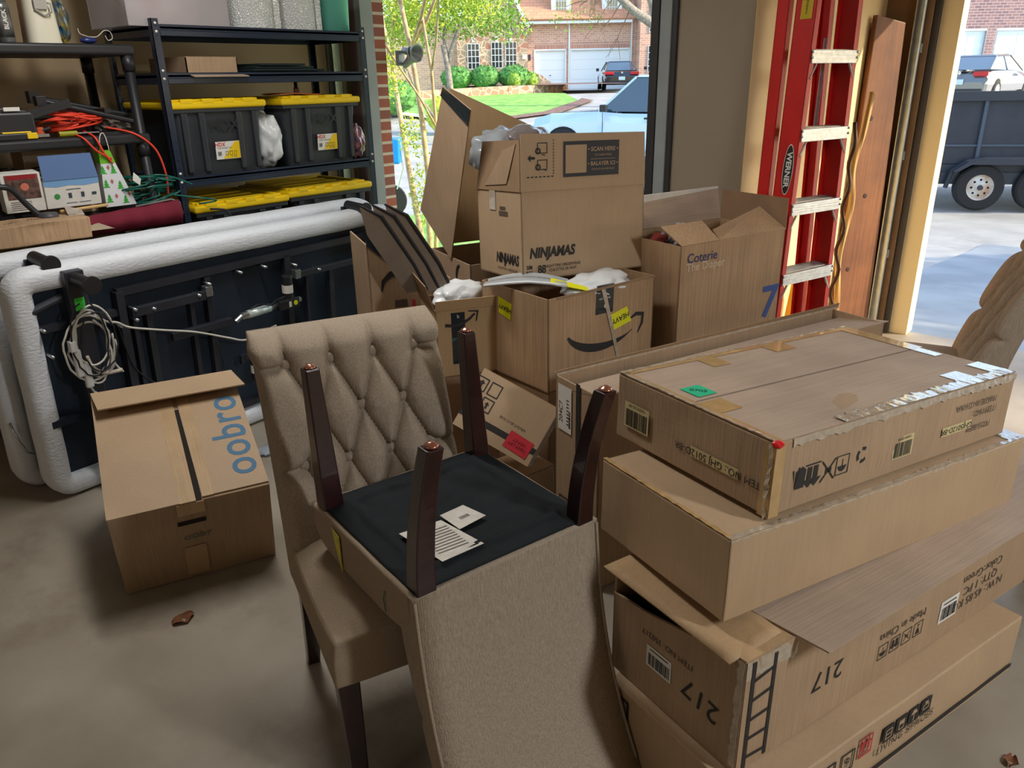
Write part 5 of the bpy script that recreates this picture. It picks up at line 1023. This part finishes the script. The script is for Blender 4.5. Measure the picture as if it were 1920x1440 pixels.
for x in (3.15, 6.0):
    dm = MB().box((x-.55, -.1, 3.75), (x+.55, 2, 5.2)).prism([(x-.75, -.2, 5.2), (x+.75, -.2, 5.2), (x, -.2, 6.1)], (0, 2.4, 0)).build('dormer', GWHITE, t)
    w = MB().box((x-.28, -.12, 3.95), (x+.28, -.1, 5.05)).build('window_pane', mat('warm_pane', (150, 140, 110), .2), dm); g = MB()
    for k in (-.14, 0, .14): g.box((x+k-.012, -.135, 3.95), (x+k+.012, -.12, 5.05))
    for z in (4.25, 4.6): g.box((x-.28, -.135, z), (x+.28, -.12, z+.025))
    g.build('muntins', GWHITE, w)
MB().box((-2.75, -.3, -.4), (1.25, 0.0, 3.6)).prism([(-2.75, -.3, 3.6), (1.25, -.3, 3.6), (-.6, -.3, 6.9)], (0, .3, 0)).box((-2.75, 0, -.4), (1.25, 6, 3.6)).build('stone_wall', STONE, t)
MB().slab([(1.4, -.5, 3.35), (-.7, -.5, 7.1), (-.7, -.3, 7.1), (1.4, -.3, 3.35)], .16).build('gable_trim', GWHITE, t)
MB().box((-12, .3, -.5), (-2.75, 6, 3.8)).build('side_wall', BRICKF, t)
MB().box((7.45, -1.2, -.5), (12, 5, 7.5)).build('right_wall', BRICKF, t)
def house_win(x0, x1, z0, z1, y, cols=3, rows=4):
    w = MB().box((x0, y-.02, z0), (x1, y-.005, z1)).build('window', GLASS, t); g = MB()
    for k in range(cols+1): g.box((x0+(x1-x0)*k/cols-.015, y-.04, z0), (x0+(x1-x0)*k/cols+.015, y-.02, z1))
    for k in range(rows+1): g.box((x0, y-.04, z0+(z1-z0)*k/rows-.015), (x1, y-.02, z0+(z1-z0)*k/rows+.015))
    g.build('muntins', GWHITE, w)
house_win(-2.15, -1.50, 1.18, 2.50, -.3); house_win(-.80, -.20, 1.22, 2.56, -.3); house_win(.0, .62, 1.22, 2.56, -.3)
house_win(7.95, 8.6, 2.9, 4.6, -1.2); house_win(7.95, 8.6, .8, 2.2, -1.2)
for x in (-1.82, -.5, .3): MB().box((x-.07, -.33, 2.58), (x+.07, -.30, 2.85)).build('keystone', WHITE, t)
MB().box((.95, -.34, 1.65), (1.2, -.30, 1.9)).build('number_plaque', WHITE, t); MB().box((1.3, -.1, 1.6), (1.42, 0, 1.9)).build('wall_lantern', STEEL, t)
MB().prism([(1.3, -1.2, .9), (1.9, -1.2, .85), (2.6, -1.2, .35), (3.4, -1.2, .3), (3.4, -1.2, -.1), (1.3, -1.2, -.1)], (0, .35, 0)).box((-.0, -1.2, .8), (1.35, -.8, .92)).build('low_garden_wall', STONE, t)
# stone edging round the lawn bed, hedge, shrubs
def near_far(D, u, dz=0): p = far(D, u); p.z += dz; return p
mb = MB(); pts = [far(33.5, -4.6), far(35.0, -2.2), far(36.0, 0), far(37, 1.6), far(39, 2.5)]
for a, b_ in zip(pts, pts[1:]):
    d = (b_-a).normalized(); n_ = Vector((-d.y, d.x, 0))*.18; mb.add([a-n_+Vector((0, 0, -.3)), b_-n_+Vector((0, 0, -.3)), b_+n_+Vector((0, 0, -.3)), a+n_+Vector((0, 0, -.3)), a-n_+Vector((0, 0, .34)), b_-n_+Vector((0, 0, .34)), b_+n_+Vector((0, 0, .34)), a+n_+Vector((0, 0, .34))], [(0, 3, 2, 1), (4, 5, 6, 7), (0, 1, 5, 4), (1, 2, 6, 5), (2, 3, 7, 6), (3, 0, 4, 7)])
o = mb.build('stone_edging', STONE); tag(o, 'low stone edging between the lawn and the hedge across the street', 'wall')
def shrub(name, label, c, r, m, n=1500, sz=.05, seed=1, group=None):
    t = thing(name, label, 'shrub', c, YAW, group=group); MB().blob((0, 0, r[2]*.95), (r[0]*.93, r[1]*.93, r[2]*.95), .1, 3, seed, 3).build('inner_foliage', m, t)
    rnd = random.Random(seed); mb = leafcloud([(0, 0, r[2], r[0], r[1], r[2])], n, sz, seed); mb.build('leaves', m, t, recalc=False); MB().cyl((0, 0, -.1), (0, 0, r[2]), .04).build('stem', BARKG, t); return t
for k, (u, r, lb) in enumerate(((-2.25, .85, 'trimmed hedge shrub at the left end below the three-column window'), (-.95, .8, 'trimmed hedge shrub in the middle below the twin windows'), (.35, .85, 'trimmed hedge shrub at the right end by the stone corner'))):
    shrub('hedge_shrub', lb, near_far(38.0, u, .2), (r*.9, .55, .52), HEDGE, 1600, .07, 20+k, 'hedge below the windows of the brick house')
shrub('round_shrub', 'small round clipped bush, left of the pair beside the low garden wall', near_far(37.6, .35, .2), (.34, .34, .36), LEAF, 900, .05, 31)
shrub('round_shrub', 'small round clipped bush, right of the pair beside the low garden wall', near_far(38.6, 1.12, .2), (.40, .38, .37), LEAF, 900, .05, 32)
shrub('hedge_shrub', 'dark green shrub behind the blue cart, by the brick column', near_far(28, -4.0, .1), (1.1, .9, .6), HEDGE, 1600, .07, 33)
shrub('yellow_shrub', 'bright yellow-green shrub behind the multi-stem young tree', near_far(24, -1.9, .0), (.5, .5, .55), LEAFY, 1600, .05, 34)
# cars: profile (x along the car, z up), built from cross-sections
def car(name, label, cat, loc, yaw, paint, L, W_, H, cabin, hood, wheel_r, wx, rear=True, pickup=False, extra=None):
    t = thing(name, label, cat, loc, yaw)
    def sect(x, prof):                    # prof: half-width,z pairs bottom->top
        return [Vector((x, w, z)) for w, z in prof]+[Vector((x, -w, z)) for w, z in reversed(prof)]
    hw = W_/2; secs = []
    for x, zt_, wk in hood: secs.append(sect(x*L, [(hw*.86*wk, .24), (hw*.99*wk, .34), (hw*wk, .55), (hw*.985*wk, zt_*.82), (hw*.86*wk, zt_)]))
    m = len(secs[0]); vs = [p for s_ in secs for p in s_]; n = len(secs)
    fs = [(j*m+i, j*m+(i+1) % m, (j+1)*m+(i+1) % m, (j+1)*m+i) for j in range(n-1) for i in range(m)]+[tuple(range(m)), tuple((n-1)*m+i for i in range(m))]
    bd = MB().add(vs, fs).build('body', paint, t, bevel=.03, seg=3)
    (xa, za), (xb, zb), (xc, zc), (xd, zd) = cabin
    gl = []
    for x, z, w in ((xa, za, .84), (xb, zb, .64), (xc, zc, .64), (xd, zd, .84)): gl.append((x*L, z, hw*w))
    vs = []
    for x, z, w in gl: vs += [Vector((x, w, z)), Vector((x, -w, z))]
    MB().add(vs, [(0, 1, 3, 2), (4, 5, 7, 6), (0, 2, 4, 6), (1, 7, 5, 3), (2, 3, 5, 4)]).build('glasshouse', CARGL, t, bevel=.02)
    rf = MB(); a, b, c, d = gl
    rf.add([Vector((b[0]-.02, b[2]+.02, b[1]+.0)), Vector((b[0]-.02, -b[2]-.02, b[1])), Vector((c[0]+.02, -c[2]-.02, c[1])), Vector((c[0]+.02, c[2]+.02, c[1])), Vector((b[0]+.08, b[2]*.9, b[1]+.05)), Vector((b[0]+.08, -b[2]*.9, b[1]+.05)), Vector((c[0]-.08, -c[2]*.9, c[1]+.05)), Vector((c[0]-.08, c[2]*.9, c[1]+.05))], [(3, 2, 1, 0), (4, 5, 6, 7), (0, 1, 5, 4), (1, 2, 6, 5), (2, 3, 7, 6), (3, 0, 4, 7)])
    for s_ in (1, -1):
        for p, q in ((a, b), (c, d)): rf.tube([Vector((p[0], s_*(p[2]+.005), p[1])), Vector((q[0], s_*(q[2]+.005), q[1]))], .03, 6)
        mx, mz = (b[0]+c[0])/2, b[1]; rf.tube([Vector((mx, s_*(hw*.85), (a[1]+d[1])/2)), Vector((mx, s_*(b[2]+.01), mz))], .03, 6)
    rf.build('roof', paint, t, bevel=.02)
    for x in wx:
        for s_ in (1, -1):
            MB().lathe([(wheel_r*1.12, -.005), (wheel_r*1.12, .03)], (x*L, s_*hw*.985-(.025 if s_ > 0 else 0), wheel_r), 28, 'Y').build('wheel_arch', mat('arch_dark', (16, 16, 18), .8), t)
            w = MB().lathe([(wheel_r*.62, -.1), (wheel_r*.95, -.1), (wheel_r, -.07), (wheel_r, .07), (wheel_r*.95, .1), (wheel_r*.62, .1)], (x*L, s_*(hw-.09), wheel_r), 28, 'Y', False).build('wheel', RUBBER, t)
            MB().lathe([(.01, -.07), (wheel_r*.62, -.075), (wheel_r*.62, .075), (.01, .07)], (x*L, s_*(hw-.06), wheel_r), 12, 'Y').build('rim', CHROME, w)
    for s_ in (1, -1): MB().box((gl[3][0]-.25 if True else 0, s_*(hw+.0), gl[3][1]-.0), (gl[3][0]-.1, s_*(hw+.16), gl[3][1]+.15)).build('door_mirror', paint if not pickup else BLKP, t, bevel=.02)
    return t
SED_H = [(0, .62, .86), (.02, .86, .93), (.12, .95, .99), (.30, .96, 1), (.60, .94, 1), (.72, .90, 1), (.92, .76, .95), (.985, .66, .86), (1, .50, .78)]
DKPAINT = mat('dark_car_paint', (30, 36, 42), .15, metal=.3, coat=1); GPAINT = mat('grey_car_paint', (124, 126, 128), .18, metal=.5, coat=1); SILV = mat('silver_blue_paint', (180, 208, 226), .2, metal=.15, coat=1); MPAINT = mat('dark_maroon_paint', (52, 34, 40), .15, metal=.3, coat=1)
TAIL = mat('tail_light_red', (190, 20, 36), .2)
def rear_details(t, hw, z, plate=True, name='car'):
    for s_ in (1, -1): MB().box((-.03, s_*hw*.45 if s_ > 0 else -hw*.93, z), (.05, hw*.93 if s_ > 0 else -hw*.45, z+.14)).build('tail_light', TAIL, t, bevel=.02)
    if plate: MB().box((-.035, -.16, z-.25), (-.02, .16, z-.09)).build('licence_plate', mat('plate_white', (200, 220, 224), .4), t)
    MB().box((-.03, -hw*.8, .28), (.02, hw*.8, .42)).build('bumper_insert', BLKP, t, bevel=.01); MB().lathe([(.001, -.005), (.05, -.005), (.05, .004)], (-.02, 0, z+.10), 16, 'X').build('badge', CHROME, t)
c1 = car('sedan', 'dark sedan seen from behind in front of the white garage doors', 'car', near_far(42, 5.85), YAW+88, DKPAINT, 4.6, 1.84, 1.4, ((.08, .93), (.26, 1.33), (.55, 1.36), (.74, .92)), SED_H, .33, (.18, .80)); rear_details(c1, .92, .72)
c2 = car('sedan', 'dark maroon car partly cut off by the door frame, beside the dark sedan', 'car', near_far(41, 7.95), YAW+82, MPAINT, 4.6, 1.84, 1.5, ((.06, .98), (.2, 1.42), (.55, 1.45), (.74, .96)), SED_H, .34, (.18, .80)); rear_details(c2, .92, .75)
c3 = car('sedan', 'grey sedan with red tail lights behind the black trailer', 'car', near_far(27.0, 14.75), YAW+42, GPAINT, 4.7, 1.85, 1.45, ((.07, 1.0), (.27, 1.40), (.56, 1.43), (.75, .96)), SED_H, .34, (.18, .80)); rear_details(c3, .92, .80)
PK_H = [(0, 1.05, .95), (.02, 1.06, 1), (.38, 1.08, 1), (.60, 1.10, 1), (.70, 1.14, 1), (.90, 1.10, .97), (.975, .98, .90), (1, .7, .84)]
pk = car('pickup_truck', 'light blue-silver pickup truck in the street, seen from its front left side', 'car', near_far(17.6, 6.0), YAW+158, SILV, 5.6, 2.0, 1.9, ((.30, 1.12), (.34, 1.82), (.56, 1.84), (.70, 1.14)), PK_H, .39, (.16, .84), pickup=True)
MB().box((2.6, .985, .98), (2.85, 1.03, 1.02)).box((2.6, -1.03, .98), (2.85, -.985, 1.02)).build('door_handle', BLKP, pk)
MB().box((3.78, .99, .35), (3.79, 1.006, 1.12)).box((2.35, .99, .35), (2.36, 1.006, 1.12)).box((3.78, -1.006, .35), (3.79, -.99, 1.12)).box((2.35, -1.006, .35), (2.36, -.99, 1.12)).build('door_seams', STEEL, pk)
# trailer
t = thing('trailer', 'black high-sided tandem-axle trailer parked on the driveway', 'trailer', near_far(13.0, 6.28, .0), YAW-13); zb = .02
MB().box((0, 0, .70), (4.6, .06, 1.75)).box((0, 2.0, .70), (4.6, 2.06, 1.75)).box((0, 0, .70), (.06, 2.06, 1.75)).box((4.54, 0, .70), (4.6, 2.06, 1.75)).box((0, 0, .55), (4.6, 2.06, .72)).build('box_body', mat('trailer_paint', (44, 48, 58), .5, var=.15, vscale=4), t)
g = MB()
for x in (.0, .55, 1.18, 2.0, 2.82, 3.64, 4.5): MB().box((x, -.05, .55), (x+.05, 0, 1.75)).build('side_rib', mat('trailer_ribs', (66, 76, 92), .5), t)
MB().box((-.03, -.07, 1.66), (4.63, .01, 1.80)).build('top_rail', mat('trailer_rail', (40, 46, 58), .4), t); MB().box((0, -.03, .98), (4.6, 0, 1.01)).build('mid_rail', mat('trailer_ribs', (66, 76, 92), .5), t); MB().box((-.02, -.04, .40), (4.62, 0, .58)).build('chassis', mat('trailer_rail', (40, 46, 58), .4), t)
for x in (1.30, 2.18):
    w = MB().lathe([(.20, -.11), (.33, -.11), (.36, -.08), (.36, .08), (.33, .11), (.20, .11)], (x, -.05, .36), 32, 'Y', False).build('wheel', RUBBER, t)
    MB().lathe([(.05, -.112), (.08, -.10), (.17, -.08), (.205, -.105), (.21, -.06), (.21, .05), (.05, .05)], (x, -.05, .36), 32, 'Y').build('rim', mat('rusty_white_rim', (198, 196, 188), .4, rgb2=(166, 130, 104), vscale=6), w); MB().lathe([(.001, -.15), (.035, -.15), (.045, -.10)], (x, -.05, .36), 16, 'Y').build('hub', STEEL, w)
    for k in range(8): MB().cyl((x+.12*math.cos(k*.785), -.145, .36+.12*math.sin(k*.785)), (x+.12*math.cos(k*.785), -.12, .36+.12*math.sin(k*.785)), .018, 8).build('wheel_nut', mat('slot_dark', (8, 10, 14), .9), w)
MB().tube([(.80, -.12, .35), (.86, -.12, .62), (1.05, -.12, .76), (1.3, -.12, .80), (2.2, -.12, .80), (2.45, -.12, .76), (2.65, -.12, .62), (2.7, -.12, .35)], .035, 6).build('mudguard', mat('trailer_rail', (40, 46, 58), .4), t); MB().prism([(.84, -.24, .62), (1.05, -.24, .77), (1.3, -.24, .80), (2.2, -.24, .80), (2.45, -.24, .77), (2.66, -.24, .62), (2.6, -.24, .60), (2.4, -.24, .72), (1.1, -.24, .72), (.9, -.24, .60)], (0, .24, 0)).build('mudguard', mat('trailer_rail', (40, 46, 58), .4), t)
# second house behind the trailer
t = thing('house', 'purple-brown brick house with panelled white garage doors behind the trailer', 'house', far(36, 18.0, .95), YAW)
BR2 = tex_mat('mauve_brick', 'brick', (150, 120, 118), (122, 98, 104), 1, .85, mortar=(180, 160, 156), rot=(R(90), 0, 0), bw=.3, rh=.11, ms=.012)
MB().box((-3, 0, -.6), (.9, .3, 2.3)).box((2.5, 0, -.6), (2.95, .3, 2.3)).box((5.6, 0, -.6), (9, .3, 2.3)).box((-3, 0, 2.3), (9, .3, 6)).box((-3, .3, -.6), (9, 5, 6)).build('wall', BR2, t)
for x0, x1 in ((.9, 2.5), (2.95, 5.6)):
    d = MB().box((x0, .1, -.3), (x1, .15, 2.22)).build('garage_door', mat('bluish_white_door', (206, 220, 228), .5), t); n_ = max(2, round((x1-x0)/.8)); g = MB()
    for i in range(n_):
        for k in range(4): xx = x0+(x1-x0)*i/n_; z = .0+.55*k; g.box((xx+.08, .092, z+.07), ((x0+(x1-x0)*(i+1)/n_)-.08, .1, z+.47))
    g.build('raised_panels', mat('bluish_white_door2', (196, 212, 222), .5), d); MB().box((x0-.06, .0, -.3), (x0, .12, 2.3)).box((x1, .0, -.3), (x1+.06, .12, 2.3)).box((x0-.06, .0, 2.22), (x1+.06, .12, 2.32)).build('door_casing', GWHITE, t)
# trees
def limb(mb, p, d, ln, r, depth, rnd, up_=.1, tips=None):
    P = [p]; q = p.copy(); dd = d.normalized(); n = 5
    for i in range(n): dd = (dd+Vector((rnd.gauss(0, .09), rnd.gauss(0, .09), rnd.gauss(0, .06)+up_*.2))).normalized(); q = q+dd*ln/n; P.append(q.copy())
    mb.tube(P, [r*(1-.45*i/n) for i in range(n+1)], 7)
    if depth > 0:
        for k in range(2 if depth > 1 else 3): limb(mb, P[rnd.choice((3, 4, 5))], dd+Vector((rnd.gauss(0, .55), rnd.gauss(0, .55), rnd.gauss(.2, .3))), ln*rnd.uniform(.55, .8), r*.5, depth-1, rnd, up_, tips)
    elif tips is not None: tips.append(q)
def tree(name, label, base, stems, m_bark, m_leaf, clouds, nleaf, lsz, seed, group=None):
    t = thing(name, label, 'tree', base, YAW, group=group); rnd = random.Random(seed); mb = MB(); tips = []
    for (d, ln, r, dep) in stems: limb(mb, Vector((rnd.uniform(-.05, .05), rnd.uniform(-.05, .05), -.1)), Vector(d), ln, r, dep, rnd, .2, tips)
    mb.build('branches', m_bark, t, smooth=True); cl = list(clouds)+[(q.x, q.y, q.z, .28*lsz/.03, .28*lsz/.03, .22*lsz/.03) for q in tips[:60]] if lsz < .06 else list(clouds)
    leafcloud(cl, nleaf, lsz, seed).build('foliage', m_leaf, t, recalc=False); return t
tree('young_tree', 'slender multi-stem young tree with pale trunks just outside the small opening', near_far(7.6, -.78), [((-.06, .02, 1), 2.6, .035, 2), ((.02, 0, 1), 2.5, .022, 2), ((.13, .05, 1), 2.7, .034, 2)], BARKP, LEAFY,
     [(-.15, .2, 2.35, .3, .3, .32), (.15, .2, 2.42, .3, .3, .25), (.5, .2, 2.45, .3, .3, .22), (.05, .1, .75, .24, .2, .42), (-.12, .1, 1.3, .16, .2, .22), (.25, .1, 1.2, .1, .12, .4), (-.28, .1, 1.9, .16, .2, .35)], 8500, .02, 3)
tree('street_tree', 'taller grey-trunked tree with pale green leaves in front of the stone house', near_far(22, -1.40), [((-.03, 0, 1), 2.6, .12, 2), ((-.5, .1, .9), 2.2, .06, 2)], BARKG, LEAF,
     [(.2, 0, 3.3, 1.7, 1.2, .75), (-1.0, 0, 3.0, 1.0, .9, .8), (1.4, 0, 2.9, .8, .7, .45)], 9000, .055, 5)
t = thing('street_tree', 'thick leaning limb of a nearly bare tree before the garage roof', 'tree', near_far(30, 5.75), YAW)
mb = MB(); mb.tube(bend([(0, 0, -.3), (0, 0, 1.2), (-.1, 0, 2.2), (-.45, 0, 2.65), (-1.3, 0, 3.2), (-2.2, 0, 4.0), (-3.2, 0, 4.8)]), [.26-.0035*i for i in range(49)], 10); mb.tube(bend([(-.45, 0, 2.6), (-.6, .1, 3.4), (-1.1, .1, 4.3)]), [.15-.004*i for i in range(17)], 9); mb.build('trunk', BARKG, t, smooth=True)
rnd = random.Random(12); mb = MB()
for k in range(9): limb(mb, Vector((-1.3-.28*k, 0, 3.3+.2*k)), Vector((rnd.uniform(-.8, .4), rnd.uniform(-.3, .3), rnd.uniform(-.8, -.2))), 1.1, .022, 1, rnd, -.3)
mb.build('twigs', mat('twig_brown', (116, 96, 76), .9), t, smooth=True); leafcloud([(-3.2, 0, 3.0, 1.0, .5, .6)], 160, .06, 44).build('sparse_leaves', LEAF, t, recalc=False)
t = tree('street_tree', 'leafy tree tips hanging into view above the panelled garage doors', near_far(22, 14.6), [((-.25, 0, 1), 3.2, .12, 2)], BARKG, LEAFY, [(-.6, 0, 4.5, 1.0, .8, .75), (-2.0, 0, 4.55, 1.0, .5, .4)], 1500, .07, 9)
# shade tree that keeps the driveway in shadow, standing beyond the right of the view
tree('shade_tree', 'large dense shade tree beside the driveway, right of the large opening', (9.6, 13.2, -.5), [((0, 0, 1), 3.5, .22, 2)], BARKG, HEDGE, [(0, 0, 4.6, 3.4, 3.4, 2.4), (-2.2, -1.6, 4.4, 2.2, 2.2, 1.8), (2.2, 1.2, 4.4, 2.4, 2.4, 2.0)], 26000, .17, 15)
tree('shade_tree', 'second large shade tree farther along the street, out to the right', (17, 24, .2), [((0, 0, 1), 3.5, .22, 2)], BARKG, HEDGE, [(0, 0, 5.2, 4, 4, 2.6), (-3, -2, 4.8, 2.6, 2.6, 2.0)], 16000, .2, 16)
# flood light pair beside the opening, blue cart
t = thing('flood_light', 'pair of grey outdoor flood lights fixed to the brick beside the opening', 'lamp', (-4.33, YF+.40, 1.70), 0)
MB().box((-.06, -.02, .0), (-.03, .05, .10)).build('mount', mat('grey_lamp_metal', (150, 156, 160), .4, metal=.3), t, bevel=.01)
for a, z, l_ in ((10, .10, .0), (-32, .0, .0)): MB().lathe([(.02, 0), (.026, .05), (.032, .08), (.058, .13), (.06, .135), (.05, .13), (.02, .08)], (0, 0, 0), 20, 'X').build('lamp_head', mat('grey_lamp_metal', (150, 156, 160), .4, metal=.3), t, smooth=True).matrix_local = Matrix.Translation((-.02, .03, z)) @ Matrix.Rotation(R(a), 4, 'Y')
t = thing('garden_cart', 'bright blue plastic cart with a dark wheel beyond the brick column', 'cart', near_far(13, -1.93, .0), YAW)
MB().prism([(-.16, 0, .85), (.18, 0, .85), (.20, 0, 1.25), (-.22, 0, 1.25)], (0, .4, 0)).build('tub', mat('cart_blue', (20, 130, 220), .4), t, bevel=.03); MB().tube([(.2, .05, 1.2), (.22, .05, .8), (.1, .05, .45)], .015, 8).tube([(-.2, .05, 1.2), (-.15, .05, .8), (-.05, .05, .45)], .015, 8).build('frame', CHROME, t); MB().lathe([(.10, -.05), (.26, -.05), (.26, .05), (.10, .05)], (-.02, .1, .26), 24, 'Y').build('wheel', RUBBER, t)
